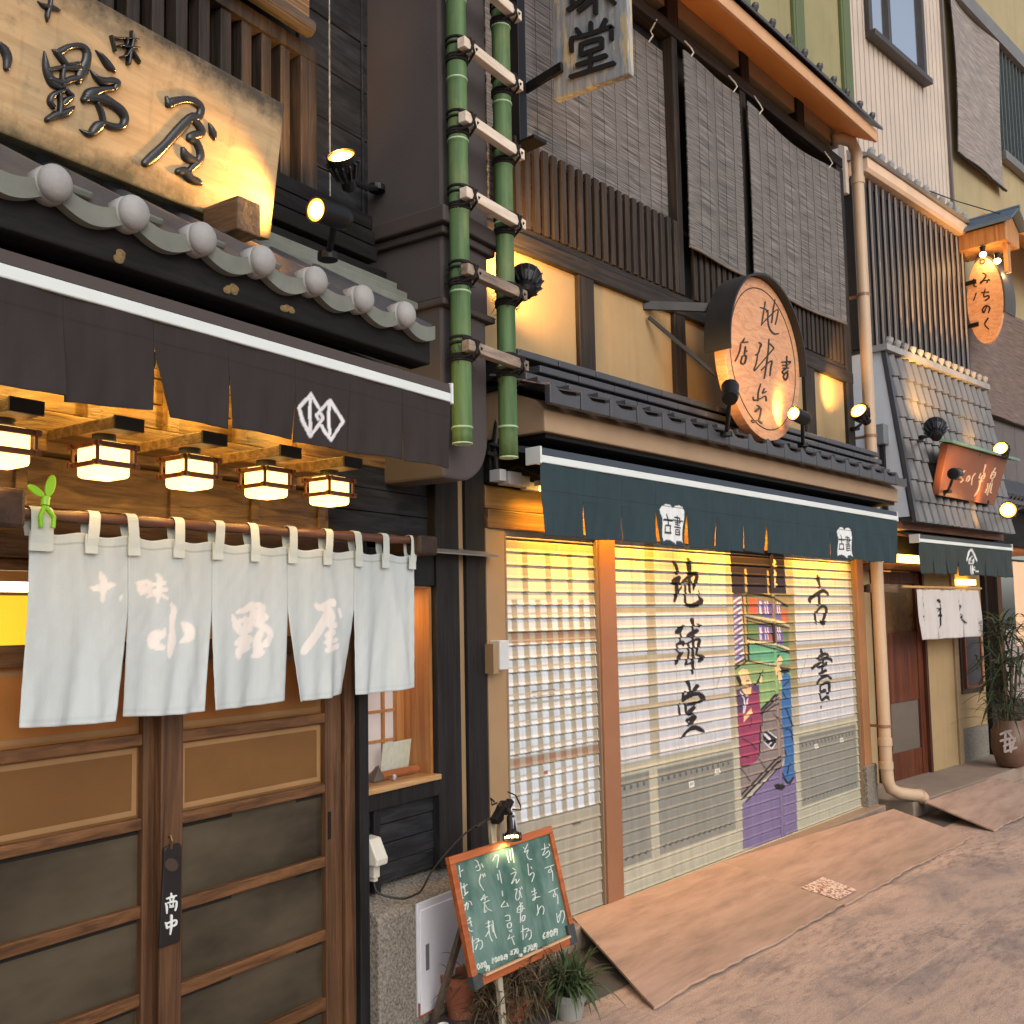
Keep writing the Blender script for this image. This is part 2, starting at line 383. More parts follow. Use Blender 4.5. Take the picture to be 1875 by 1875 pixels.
class Canvas:
    """colours of a painted or printed sheet, sampled onto the vertices of its mesh"""
    def __init__(s, u0, u1, z0, z1, res, c):
        s.u0, s.z0, s.res = u0, z0, res; s.W = int((u1-u0)/res)+2; s.H = int((z1-z0)/res)+2
        s.A = np.zeros((s.H, s.W, 3), np.float32); s.A[:] = lin(c)
    def poly(s, P, c):
        P = np.array(P, float); x = (P[:, 0]-s.u0)/s.res; y = (P[:, 1]-s.z0)/s.res
        x0, x1 = max(0, int(x.min())), min(s.W, int(x.max())+2); y0, y1 = max(0, int(y.min())), min(s.H, int(y.max())+2)
        if x1 <= x0 or y1 <= y0: return
        X, Y = np.meshgrid(np.arange(x0, x1), np.arange(y0, y1)); ins = np.zeros(X.shape, bool); n = len(P)
        for i in range(n):
            xa, ya, xb, yb = x[i], y[i], x[(i+1) % n], y[(i+1) % n]
            if ya == yb: continue
            cr = ((Y >= ya) != (Y >= yb)) & (X < (xb-xa)*(Y-ya)/(yb-ya)+xa); ins ^= cr
        s.A[y0:y1, x0:x1][ins] = lin(c)
    def rect(s, u0, u1, z0, z1, c): s.poly([(u0, z0), (u1, z0), (u1, z1), (u0, z1)], c)
    def polypx(s, P, pl, c): s.poly([pl.px(*p) for p in P], c)
    def strokes(s, sts, pl, c, shift=(0, 0)):
        f = lambda x, y: tuple(np.add(pl.px(x, y), shift))
        for st in sts:
            S = smooth_stroke(st, .12)
            for i in range(len(S)):
                x, y, wd = S[i]; r = wd/2
                s.poly([f(x+r*math.cos(a), y+r*math.sin(a)) for a in np.arange(0, 6.28, .7)], c)
                if i:
                    x2, y2, w2 = S[i-1]; d = np.array([x-x2, y-y2]); L = np.linalg.norm(d)
                    if L > 1e-6:
                        nn = np.array([-d[1], d[0]])/L
                        s.poly([f(*(np.array([x, y])+nn*r)), f(*(np.array([x, y])-nn*r)), f(*(np.array([x2, y2])-nn*w2/2)), f(*(np.array([x2, y2])+nn*w2/2))], c)
    def at(s, u, z):
        x = np.clip((np.asarray(u)-s.u0)/s.res, 0, s.W-1.001); y = np.clip((np.asarray(z)-s.z0)/s.res, 0, s.H-1.001)
        i = x.astype(int); j = y.astype(int); fx = (x-i)[..., None]; fy = (y-j)[..., None]; A = s.A
        return (A[j, i]*(1-fx)+A[j, np.minimum(i+1, s.W-1)]*fx)*(1-fy)+(A[np.minimum(j+1, s.H-1), i]*(1-fx)+A[np.minimum(j+1, s.H-1), np.minimum(i+1, s.W-1)]*fx)*fy
def sheet(name, U, Z, OFF, fr, canvas, mat, parent, UC=None, ZC=None, solid=0):
    """a grid mesh (arrays of the same shape) coloured from a canvas"""
    H, Wd = U.shape; V = fr.o+U[..., None]*fr.u+OFF[..., None]*fr.n+Z[..., None]*np.array([0, 0, 1.])
    V = V.reshape(-1, 3)-ORG[parent]; idx = np.arange(H*Wd).reshape(H, Wd)
    Fq = np.stack([idx[:-1, :-1], idx[:-1, 1:], idx[1:, 1:], idx[1:, :-1]], -1).reshape(-1, 4)
    me = bpy.data.meshes.new(name); me.vertices.add(len(V)); me.vertices.foreach_set('co', V.astype(np.float32).ravel())
    me.loops.add(Fq.size); me.loops.foreach_set('vertex_index', Fq.ravel().astype(np.int32))
    me.polygons.add(len(Fq)); me.polygons.foreach_set('loop_start', np.arange(0, Fq.size, 4, dtype=np.int32))
    me.update(calc_edges=True); me.shade_smooth() if solid >= 0 else None
    c = canvas.at(U if UC is None else UC, Z if ZC is None else ZC).reshape(-1, 3)
    at = me.color_attributes.new('Col', 'FLOAT_COLOR', 'POINT'); C4 = np.ones((len(V), 4), np.float32); C4[:, :3] = c; at.data.foreach_set('color', C4.ravel())
    o = bpy.data.objects.new(name, me); COL.objects.link(o); me.materials.append(mat); o.parent = parent; ORG[o] = ORG[parent]
    if solid > 0:
        m = o.modifiers.new('thickness', 'SOLIDIFY'); m.thickness = solid; m.offset = 0
    return o
MT['shutter'] = paint('painted_shutter', .38, .12, .06)
MT['cloth_w'] = paint('linen_noren', .85, .045, .5, .3, .2, 320)
MT['cloth_d'] = paint('awning_canvas', .8, .09, .3, .06, .2, 220)
MT['board'] = paint('chalkboard_slate', .55, .2, .1)

# ------------------------------------------------------------------ the street
def street_mat():
    m, n, p = nodes('stained_asphalt')
    v = mapping(n, (1.1, 2.6, 1), .05); a = noise(n, v, 1, 9, .68, .6); b = noise(n, mapping(n, (2.2, 6, 1), .04), 1, 8, .7); g = noise(n, mapping(n, 150), 1, 3, .6)
    c = ramp(n, a, [(.36, lin((168, 150, 140))), (.5, lin((206, 176, 156))), (.66, lin((222, 190, 168)))])
    c = mix(n, ramp(n, b, [(.50, 0.), (.64, .5)]), c, lin((136, 120, 114)))
    vo = n.nodes.new('ShaderNodeTexVoronoi'); vo.feature = 'DISTANCE_TO_EDGE'; vo.inputs['Scale'].default_value = 3.1
    wv = n.nodes.new('ShaderNodeVectorMath'); nz = n.nodes.new('ShaderNodeTexNoise'); nz.inputs['Scale'].default_value = 5; nz.inputs['Detail'].default_value = 6
    mm = mapping(n, (1, 1.3, 1)); n.links.new(mm, nz.inputs['Vector']); sc = n.nodes.new('ShaderNodeVectorMath'); sc.operation = 'SCALE'; sc.inputs['Scale'].default_value = .35
    n.links.new(nz.outputs[1], sc.inputs[0]); n.links.new(mm, wv.inputs[0]); n.links.new(sc.outputs[0], wv.inputs[1]); n.links.new(wv.outputs[0], vo.inputs['Vector'])
    cr = ramp(n, vo.outputs[0], [(.0, .9), (.008, 0.)]); gate = ramp(n, noise(n, mapping(n, 1.3), 1, 4, .6), [(.50, 0.), (.60, .75)])
    ck = n.nodes.new('ShaderNodeMath'); ck.operation = 'MULTIPLY'; n.links.new(cr, ck.inputs[0]); n.links.new(gate, ck.inputs[1])
    c = mix(n, ck.outputs[0], c, lin((58, 48, 46)))
    s2 = noise(n, mapping(n, (9, 30, 1), .06), 1, 10, .8); s3 = noise(n, mapping(n, (.7, 1.1, 1), .05), 1, 5, .6)
    sm = n.nodes.new('ShaderNodeMath'); sm.operation = 'MULTIPLY'; n.links.new(ramp(n, s2, [(.49, 0.), (.60, .85)]), sm.inputs[0]); n.links.new(ramp(n, s3, [(.42, .15), (.6, 1.)]), sm.inputs[1])
    c = mix(n, sm.outputs[0], c, lin((122, 108, 104)))
    c = mix(n, ramp(n, g, [(.35, .35), (.6, 0.)]), c, lin((86, 72, 66)))
    bk = n.nodes.new('ShaderNodeTexBrick'); bk.offset = 0; bk.inputs['Scale'].default_value = 1; bk.inputs['Mortar Size'].default_value = .006; bk.inputs['Mortar Smooth'].default_value = .4; bk.inputs['Brick Width'].default_value = 1.7; bk.inputs['Row Height'].default_value = .62
    n.links.new(mapping(n, 1, .03), bk.inputs['Vector']); c = mix(n, ramp(n, bk.outputs['Fac'], [(.0, 0.), (1., .22)]), c, lin((222, 200, 184)))
    setc(n, p, c); bump(n, p, g, .8, .005); p.inputs['Roughness'].default_value = .85
    return m
g = MB(); N = 60
g.add([(-60, -60, 0), (90, -60, 0), (90, 60, 0), (-60, 60, 0)], [(0, 1, 2, 3)])
tag(g.build('street', street_mat(), base=(0, 0, 0)), None, None, kind='structure')
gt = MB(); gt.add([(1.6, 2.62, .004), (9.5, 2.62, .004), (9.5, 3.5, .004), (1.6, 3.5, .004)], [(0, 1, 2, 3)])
tag(gt.build('gutter', mat('gutter_ramp_shade', (84, 78, 74), .9, .3, 6, 0, .5)), None, None, kind='structure')  # dark sheet along the gutter; its tone paints the shadow under the ramps
# low concrete plinth the fronts stand on
k = MB(); k.box(3.45, 7.78, 3.06, 3.9, .0, .115); k.fr = FT; k.box(-.75, 4.6, -.4, .5, .0, .125)
tag(k.build('kerb', MT['slab'], bevel=.01), None, None, kind='structure')

def ramp_plate(name, q, label, patch=None):
    """a board laid from the plinth down to the street; q = back left, back right, front right, front left"""
    q = [np.array(p, float) for p in q]; mb = MB(); t = .012; nx, ny = 24, 8
    def P(s, r, lo):
        wob = .006*math.sin(s*9+q[0][0]*3)*r
        jag = (.012*(math.sin(s*70)+math.sin(s*173+1))*.5 if r == 1 else 0)
        p = (q[0]*(1-s)+q[1]*s)*(1-r)+(q[3]*(1-s)+q[2]*s)*r+np.array([0, -jag, wob-(t if lo else 0)]); return p
    for lo in (0, 1): mb.grid(lambda s, r: P(s, r, lo), nx, ny)
    n1 = (nx+1)*(ny+1); ed = [i for i in range(nx+1)]+[j*(nx+1)+nx for j in range(1, ny+1)]+[ny*(nx+1)+i for i in range(nx-1, -1, -1)]+[j*(nx+1) for j in range(ny-1, 0, -1)]
    for a, b in zip(ed, ed[1:]+ed[:1]): mb.f.append((a, b, b+n1, a+n1))
    return mb
def ramp_mat():
    m, n, p = nodes('worn_ramp_board')
    a = noise(n, mapping(n, (1.5, 9, 1), .06), 1, 10, .7, .25); b = noise(n, mapping(n, (.9, 1.6, 1)), 1, 6, .6)
    c = ramp(n, a, [(.3, lin((136, 114, 101))), (.5, lin((172, 143, 125))), (.72, lin((190, 161, 144)))])
    c = mix(n, ramp(n, b, [(.5, 0.), (.75, .7)]), c, lin((150, 128, 106)))
    setc(n, p, c); bump(n, p, noise(n, mapping(n, 120), 1, 3, .6), .3, .003); p.inputs['Roughness'].default_value = .7; return m
RM = ramp_mat()
r1 = ramp_plate('entrance_ramp', [(3.97, 3.155, .128), (5.392, 3.13, .128), (5.352, 2.366, .022), (3.502, 2.376, .022)], '')
o = tag(r1.build('entrance_ramp', RM), 'worn brown ramp board nearer the chalkboard, in front of the bookshop shutter', 'ramp', 'ramps over the gutter')
r2 = ramp_plate('entrance_ramp', [(5.396, 3.13, .128), (7.59, 2.93, .128), (7.437, 2.345, .022), (5.356, 2.366, .022)], '')
o = tag(r2.build('entrance_ramp', RM), 'worn brown ramp board with a pale steel tread patch, beside the beige downpipe', 'ramp', 'ramps over the gutter')
def tread_mat():
    m, n, p = nodes('worn_tread_plate'); v = mapping(n, 55); a = noise(n, v, 1, 4, .6)
    setc(n, p, ramp(n, a, [(.44, lin((150, 96, 74))), (.52, lin((228, 206, 190)))])); p.inputs['Roughness'].default_value = .5; bump(n, p, a, .5, .004); return m
tp = MB(); zz = lambda y: .128-(3.13-y)*(.106/.765)+.006
tp.add([(5.36, 2.62, zz(2.62)), (5.66, 2.62, zz(2.62)), (5.62, 2.40, zz(2.40)), (5.365, 2.40, zz(2.40))], [(0, 1, 2, 3)])
tp.build('tread_plate', tread_mat(), o)
r3 = ramp_plate('entrance_ramp', [(7.97, 2.83, .135), (9.5, 2.745, .135), (9.35, 2.2, .02), (7.80, 2.295, .02)], '')
o = tag(r3.build('entrance_ramp', RM), 'cleaner tan ramp board in front of the far restaurant doorway', 'ramp', 'ramps over the gutter')

# ------------------------------------------------------------------ left: timber restaurant (frame FL)
RB = thing('restaurant_building', 'dark timber restaurant front with sliding doors, small lit window and tiled pent roof', 'building', FL.W((-.8, 0, 0)))
m = MB(FL)
m.box(-3.0, -.98, -2.2, -2.1, 0, 2.6).box(-3.0, -2.9, -2.1, -.1, 0, 2.6).box(-.99, -.92, -2.1, -.1, 0, 2.6).box(-3.0, -.98, -2.2, -.1, 2.6, 2.66).box(-3.0, -.98, -2.2, -.1, -.05, 0)
m.build('room_wall', mat('room_wall', (170, 140, 100), .8), RB)
m = MB(FL); m.box(-3.0, -.5, -.35, -.12, 2.66, 6.5).box(-.92, .05, -.6, -.42, 0, 2.7).box(-.5, .05, -.35, -.12, 2.1, 6.5)
m.build('inner_wall', MT['void'], RB)
# charcoal boards of the upper storey
m = MB(FL)
z = 2.8
while z < 6.4:
    m.box(-1.055, -.60, -.12, -.1+.004*(int(z*10) % 2), z, z+.213); z += .217
m.box(-.70, -.685, -.1, -.088, 2.8, 6.4)
m.build('upper_boards', MT['char'], RB, bevel=.003)
m = MB(FL); m.box(-.893, -.888, -.098, -.0935, 3.1, 5.2)
m.build('paint_streak', mat('old_white_streak', (150, 150, 148), .8, .8, 40), RB)
# lattice window
m = MB(FL)
zt, zb = 3.80, 3.0
m.box(-3.0, -1.056, -.10, .0, zt, zt+.06).box(-3.0, -1.056, -.10, .0, zb-.06, zb)
m.box(-1.142, -1.056, -.09, -.002, zb, zt)
uu = -1.142-.048
while uu > -3.0:
    m.box(uu-.047, uu, -.07, -.012, zb, zt); uu -= .0945
m.build('lattice_window', MT['slat'], RB, bevel=.003)
m = MB(FL); m.box(-3, -1.06, -.17, -.16, 2.8, 6)
m.build('window_blind', reed('warm_reed', (150, 104, 60), (58, 40, 26), 260), RB)
m = MB(FL)
for k in range(3): m.box(-3, -.76, -.1, .02+.012*k, 3.215-.07*k, 3.275-.07*k)
m.box(-3, -.72, -.12, .06, 2.98, 3.04)
m.build('flashing_beam', MT['dark_beam'], RB, bevel=.004)
# pent roof
ROOF = MB(FL)
def roofz(off): return 3.0-(off+.05)*.58
E0, DU = -1.262, .2078
def wavez(u):
    t = ((u-E0)/DU) % 1.0
    return .028*math.cos(2*math.pi*t) + (.018 if t < .12 or t > .88 else 0)
ROOF.grid(lambda s, r: (-3.1+s*2.015, .585-r*.63, roofz(.585-r*.63)-.015+wavez(-3.1+s*2.015)), 172, 12)
ob = ROOF.build('roof', MT['tile'], RB, smooth=True)
m = MB(FL)                                                   # scalloped pendant of the eave tiles
nn = 180
def lip(u):
    t = ((u-E0)/DU) % 1.0; sag = math.sin(math.pi*min(1, max(0, t)))
    return -.012-.032*sag, -.055-.040*sag
V = []; Fc = []
for i in range(nn+1):
    u = -3.1+2.01*i/nn; a, b = lip(u)
    for off, zz2 in ((.60, 2.655+a*1.0), (.60, 2.655+b), (.572, 2.655+b), (.572, 2.655+a)): V.append(FL.W((u, off, zz2)))
for i in range(nn):
    for j in range(4): Fc.append((i*4+j, i*4+(j+1) % 4, (i+1)*4+(j+1) % 4, (i+1)*4+j))
m.raw(V, Fc); m.build('eave_tiles', MT['tile_green'], ob)
for k in range(10):
    u = E0-DU*k
    m = MB(FL); m.ball((u, .610, 2.622), (.041, .032, .044), 20, 14); m.lathe([(.043, -.06), (.045, -.005), (.040, .006)], (u, .60, 2.622), (0, 1, 0), 20)
    m.build('end_tile', MT['tile_pale'], ob, smooth=True)
m = MB(FL)
for k in range(4): m.box(-3, -.69, -.1, .20-.055*k, 2.86+.052*k, 2.892+.052*k)
m.build('ridge_course', MT['tile_green'], ob, bevel=.006)
m = MB(FL)
for k in range(6):
    u = E0-DU*(k+.5); m.bar((u, .52, 2.668), (u, .2, 2.835), .10, .018)
m.build('tile_course', MT['tile_green'], ob, bevel=.004)
m = MB(FL); m.prism_u([(.57, 2.61), (.57, 2.495), (.48, 2.49), (.48, 2.53), (.1, 2.645), (-.1, 2.7), (-.1, 2.76)], -3.1, -1.08)
m.build('eave_beam', MT['dark_beam'], RB, bevel=.006)
m = MB(FL)
for u, zz2 in ((-2.31, 2.515), (-1.955, 2.53), (-1.74, 2.525)):
    for q in range(5): m.ball((u+rng.normal(0, .012), .572, zz2+rng.normal(0, .008)), (.014, .004, .01), 8, 5)
m.each('stain', mat('lichen_spot', (120, 100, 66), .95, .5, 60, 0, .9), RB)
# wood blocks the signboard rests on
m = MB(FL)
for u in (-1.80, -2.7): m.box(u-.045, u+.045, .30, .46, 2.765, 2.87)
m.each('sign_block', wood('block_wood', (120, 92, 66), (84, 64, 46), 'o'), RB, bevel=.006)
# transom boards above the door, lamp beam
m = MB(FL); z = 1.955
m.box(-3.1, -.95, -.1, -.02, 1.95, 2.10)
for z in (2.235, 2.32, 2.405, 2.49, 2.575): m.box(-3.1, -.60, -.1, -.015, z, z+.081)
m.build('transom_boards', MT['cedar'], RB, bevel=.004)
m = MB(FL); m.box(-3.1, -.99, -.1, .03, 2.105, 2.225)
m.build('lamp_beam', MT['cedar'], RB, bevel=.005)
m = MB(FL)
for u in (-2.60, -2.01, -1.725, -1.44, -1.155): m.box(u-.022, u+.022, -.1, .012, 2.228, 2.66)
for u in (-2.22, -1.70, -1.36, -1.03): m.box(u-.018, u+.018, -.1, -.008, 1.95, 2.103)
m.each('transom_post', MT['cedar'], RB, bevel=.003)
m = MB(FL)
for k, z in enumerate((1.955, 2.05, 2.145, 2.24, 2.335)): m.box(-.99, -.215, -.1, -.02+.003*(k % 2), z, z+.093)
m.build('side_boards', MT['char'], RB, bevel=.004)
# lintel, door frame, posts
m = MB(FL); m.box(-3.1, -.898, -.1, .05, 1.80, 1.925)
m.build('lintel', wood('lintel_wood', (74, 48, 32), (44, 28, 20), 'u', .5, -aL), RB, bevel=.006)
m = MB(FL); m.box(-.957, -.900, -.1, .035, 0, 1.80)
m.build('door_jamb', MT['door_stile'], RB, bevel=.005)
m = MB(FL)
m.box(-.898, -.846, -.1, .055, 0, 1.95).box(-.378, -.215, -.1, .03, .56, 2.40).box(-.145, .0, -.1, .02, 0, 2.35)
m.box(-.846, -.378, -.1, .02, 1.752, 1.90).box(-.846, -.378, -.06, .03, .862, .93).box(-.777, -.738, -.05, .018, .54, .862)
m.each('post', MT['char_z'], RB, bevel=.004)
m = MB(FL); m.box(-.213, -.147, -.1, .0, 0, 2.35)
m.build('wall_strip', MT['tan_post'], RB)
m = MB(FL); m.prism_u([(.0, 1.925), (.09, 1.895), (.09, 1.888), (0, 1.915)], -.64, .01)
m.build('flashing', mat('dull_flashing', (110, 108, 104), .5, .15, 8), RB)
m = MB(FL)
for k in range(4): m.box(-.846, -.378, -.06, -.008+.004*(k % 2), .56+.078*k, .56+.0755*(k+1)+.002*k)
m.build('wainscot_boards', MT['char'], RB, bevel=.003)
m = MB(FL); m.prism_u([(-.08, 0), (.10, 0), (.10, .46), (.085, .485), (-.08, .555)], -.846, .06)
m.build('plinth', MT['concrete'], RB, bevel=.008)
# display window recess
m = MB(FL); m.box(-.842, -.38, -.19, -.185, .93, 1.76).box(-.842, -.38, -.185, .0, 1.742, 1.75)
m.build('recess_wall', MT['orange_wood'], RB)
m = MB(FL); m.box(-.40, -.38, -.185, .0, .952, 1.742).box(-.842, -.835, -.185, .0, .952, 1.742)
m.build('recess_side', MT['orange_wood'], RB)
m = MB(FL); m.box(-.842, -.379, -.185, .045, .93, .952)
m.build('recess_floor', wood('sill_wood', (196, 160, 112), (150, 112, 74), 'u', .5, -aL), RB, bevel=.003)
SH = MB(FL); SH.box(-.835, -.40, -.172, -.168, .952, 1.742)
sh = SH.build('shoji_paper', frosted('shoji_paper', (225, 222, 222), .5, .8), RB)
m = MB(FL)
for u in (-.835, -.745, -.635, -.525): m.box(u, u+.014, -.168, -.156, .952, 1.742)
for z in (.96, 1.09, 1.215, 1.34, 1.465, 1.59, 1.715): m.box(-.835, -.40, -.1678, -.158, z, z+.012)
m.box(-.445, -.40, -.1675, -.145, .952, 1.742)
m.build('shoji_bars', MT['orange_wood'], sh)
m = MB(FL); m.add([(-.846, .004, .945), (-.378, .004, .945), (-.378, .004, 1.752), (-.846, .004, 1.752)], [(0, 1, 2, 3)])
def glass_mat():
    mm, n, p = nodes('window_glass'); tr_ = n.nodes.new('ShaderNodeBsdfTransparent'); gl = n.nodes.new('ShaderNodeBsdfGlossy'); gl.inputs['Roughness'].default_value = .03
    fz = n.nodes.new('ShaderNodeFresnel'); fz.inputs[0].default_value = 1.35; ms = n.nodes.new('ShaderNodeMixShader'); n.links.new(fz.outputs[0], ms.inputs[0])
    n.links.new(tr_.outputs[0], ms.inputs[1]); n.links.new(gl.outputs[0], ms.inputs[2]); n.links.new(ms.outputs[0], n.nodes['Material Output'].inputs[0]); return mm
MT['glass'] = glass_mat()
m.build('window_glass', MT['glass'], RB)
def area(name, fr, p, to, sx, sy, e, c, parent, spread=180):
    l = bpy.data.lights.new(name, 'AREA'); l.shape = 'RECTANGLE'; l.size = sx; l.size_y = sy; l.energy = e; l.color = c; l.spread = rad(spread)
    o = bpy.data.objects.new(name, l); COL.objects.link(o); P = fr.W(p); d = Vector(fr.W(to)-P)
    o.rotation_euler = d.to_track_quat('-Z', 'Y').to_euler(); o.location = P-ORG[parent]; o.parent = parent; return o
def point(name, fr, p, e, c, r, parent):
    l = bpy.data.lights.new(name, 'POINT'); l.energy = e; l.color = c; l.shadow_soft_size = r
    o = bpy.data.objects.new(name, l); COL.objects.link(o); o.location = fr.W(p)-ORG[parent]; o.parent = parent; return o
WARM = (1, .62, .22)
area('window_lamp', FL, (-.58, -.08, 1.735), (-.52, -.08, 1.0), .3, .08, 2.0, (1, .58, .2), RB)
area('shoji_glow', FL, (-.62, -.184, 1.3), (-.62, 0, 1.3), .4, .7, 1.2, (1, .95, .9), RB)
point('room_lamp', FL, (-2.45, -.8, 1.75), 17, (1, .62, .2), .15, RB)
point('room_lamp', FL, (-1.5, -1.4, 2.2), 5, (1, .66, .3), .15, RB)
# sliding doors
GL_UP = frosted('upper_door_glass', (196, 146, 84), .55, .3); GL_LO = frosted('lower_door_glass', (108, 99, 82), .4, .1, (52, 47, 39), (.8, .8, 1.9)); FILM = frosted('glass_border', (190, 150, 104), .4, .5)  # lower glass: broad tone blotches in the colour stand in for reflections
RAILS = [(.19, .235), (.438, .478), (.702, .740), (.970, 1.006), (1.228, 1.265), (1.49, 1.555)]
def sliding_door(u0, u1, off):
    t = .036; mb = MB(FL)
    mb.box(u0, u0+.083, off-t, off, .02, 1.80).box(u1-.083, u1, off-t, off, .02, 1.80)
    d = mb.build('sliding_door', MT['door_stile'], RB, bevel=.004)
    r = MB(FL)
    for a, b in RAILS+[(1.765, 1.80), (.02, .09)]: r.box(u0+.083, u1-.083, off-t+.003, off-.003, a, b)
    r.each('door_rail', MT['door_wood'], d, bevel=.004)
    edges = [(.09, .19)]+[(RAILS[i][1], RAILS[i+1][0]) for i in range(5)]+[(1.555, 1.765)]
    for i, (a, b) in enumerate(edges):
        p = MB(FL); p.box(u0+.083, u1-.083, off-.030, off-.026, a, b)
        p.build('glass_panel', MT['glass'] if i == 6 else GL_UP if i >= 5 else (FILM2 if i == 4 else GL_LO), d)
        if i in (4, 5):
            q = MB(FL); e = .017; x0, x1 = u0+.09, u1-.09; a2, b2 = a+.008, b-.006
            q.box(x0, x1, off-.0255, off-.0245, a2, a2+e).box(x0, x1, off-.0255, off-.0245, b2-e, b2).box(x0, x0+e, off-.0255, off-.0245, a2+e, b2-e).box(x1-e, x1, off-.0255, off-.0245, a2+e, b2-e)
            q.build('glass_border', FILM, d)
        if i < 4:
            q = MB(FL); L_ = u1-u0-.166; h_ = .016  # thin dark strips painting the shadow where the pane meets the rail above
            for a3, b3 in (((0, .34), (.80, 1)) if u0 > -2 else ((0, 1),)): q.box(u0+.083+L_*a3, u0+.083+L_*b3, off-.0258, off-.0248, b-h_, b)
            q.each('pane_shadow', MT['void'], d)
    return d
GL_TOP = frosted('top_door_glass', (236, 190, 120), .8, .15)
FILM2 = frosted('middle_door_glass', (150, 110, 66), .45, .3)
sliding_door(-1.765, -.96, .02)
sliding_door(-2.56, -1.72, -.018)
sliding_door(-3.35, -2.52, .02)
m = MB(FL); m.box(-1.035, -1.02, .0205, .0225, .80, .90)
m.build('door_pull', MT['black'], RB)
m = MB(FL); m.box(-2.8, -2.06, -.22, -.20, 1.545, 1.70)
m.build('lamp_shade', emit('lit_shade', (255, 176, 40), 1.3), RB)

# the projecting column between the two shops
m = MB(FL); m.box(-2.8, -2.06, -.23, -.21, 1.712, 1.742); m.build('tube_lamp', emit('white_tube', (255, 240, 200), 5), RB)
PL = thing('corner_column', 'grey brown rendered column with a moulded ledge and rounded foot, behind the bamboo ladder', 'column', FL.W((-.5, .1, 2.2)))
m = MB(FL)
m.box(-.655, -.325, -.12, .30, 3.27, 6.5)
m.box(-.650, -.332, -.12, .295, 2.9, 3.20)
R_ = .20; pts = [(-.655, 2.9), (-.655, 2.17), (-.60, 2.17)]
pts += [(-.345-R_+R_*math.sin(a), 2.17+R_-R_*math.cos(a)) for a in np.linspace(0, math.pi/2, 10)]+[(-.345, 2.9)]
m.prism(pts, -.1, .292)
m.build('shaft', MT['pillar'], PL, bevel=.012)
m = MB(FL); m.box(-.70, -.28, -.12, .345, 3.20, 3.27).box(-.675, -.305, -.12, .32, 3.165, 3.20).box(-.672, -.31, -.12, .318, 2.87, 2.90)
m.each('ledge', mat('ledge_render', (66, 59, 56), .7, .16, 3), PL, bevel=.008)

# ------------------------------------------------------------------ middle: bookshop (frame FR)
BB = thing('bookshop_building', 'beige plaster bookshop with painted roller shutters, tiled pent roof and dark lattice upstairs', 'building', FR.W((5.5, 0, .1)))
m = MB(FR)
m.box(3.40, 7.75, -.4, 0, 2.88, 3.50).box(3.40, 7.75, -.4, 0, 5.42, 5.62).box(3.40, 7.75, -.4, -.25, 3.4, 5.5)
m.build('plaster_wall', MT['beige'], BB)
m = MB(FR); m.box(3.40, 7.75, -.5, -.12, .0, 2.9).box(3.40, 7.72, -.12, -.07, 3.5, 5.42)
m.build('inner_wall', MT['void'], BB)
m = MB(FR); m.box(3.392, 3.522, -.12, .02, .1, 2.03)
m.build('tan_post', MT['tan_post'], BB, bevel=.004)
m = MB(FR); m.box(4.262, 4.402, -.12, .035, .1, 2.06)
m.build('shutter_post', MT['brown_steel'], BB, bevel=.005)
m = MB(FR); m.box(7.605, 7.735, -.12, .045, .42, 2.1)
m.build('end_post', mat('brown_end_post', (150, 108, 72), .5, .18, 3), BB, bevel=.004)
m = MB(FR); m.box(7.60, 7.80, -.12, .055, .09, .425)
m.build('stone_base', MT['concrete'], BB, bevel=.006)
m = MB(FR); m.box(3.40, 7.72, -.12, .03, 2.03, 2.12).box(3.40, 7.72, -.12, .012, 2.123, 2.235)
m.each('shutter_head', wood('head_board', (132, 98, 62), (86, 62, 40), 'u', .45), BB, bevel=.005)
m = MB(FR); m.box(3.40, 7.72, -.12, .045, 2.238, 2.43)
m.each('shutter_head', MT['dark_beam'], BB, bevel=.005)

# --- roller shutters: real slats, the painting follows them
Z0, Z1, PER = .118, 2.035, .0645
def slat_rows(z0, z1):
    zs = []; of = []; z = z0
    while z < z1-.01:
        for d, o in ((0, -.011), (.0018, -.010), (.0028, .0040), (.004, .0050), (.007, .0058), (.010, .0050), (.015, .001), (.021, .0008), (.027, .0006), (.033, .0005), (.039, 0), (.045, 0), (.051, -.0005), (.057, -.0015), (.061, -.004)):
            if z+d <= z1: zs.append(z+d); of.append(o)
        z += PER
    return np.array(zs), np.array(of)
RP = FR.plane(0)
def shutter(u0, u1, cv, label=None):
    zs, of = slat_rows(Z0, Z1); us = np.arange(u0, u1+.0049, .005)
    U, Z = np.meshgrid(us, zs); O = np.repeat(of[:, None], len(us), 1)
    O = O+.0012*np.sin(U*3+Z*2)
    return sheet('roller_shutter', U, Z, O, FR, cv, MT['shutter'], BB)
CREAM, WHITE, BEI = (180, 177, 158), (202, 203, 208), (166, 158, 142)
cv = Canvas(4.40, 7.62, .1, 2.05, .0025, CREAM)
for a, b in ((4.40, 5.70), (6.50, 7.62)): cv.rect(a, b, .80, 2.05, (172, 166, 148))
def shoji(u0, u1):
    cv.rect(u0, u1, .815, 2.05, WHITE)
    for z in (1.105, 1.375, 1.645): cv.rect(u0-.02, u1+.02, z-.022, z+.012, (164, 158, 140))
    for k, z in enumerate(np.arange(.95, 2.0, .135)): cv.rect(u0, u1, z, z+.004, (176, 170, 160))
shoji(4.45, 4.735); shoji(4.83, 5.64); shoji(6.60, 7.54)
for u in (4.60, 5.03, 5.24, 5.45, 6.83, 7.06, 7.30): cv.rect(u, u+.006, .815, 2.05, (168, 162, 150))
cv.rect(4.735, 4.83, .80, 2.05, (168, 162, 144))
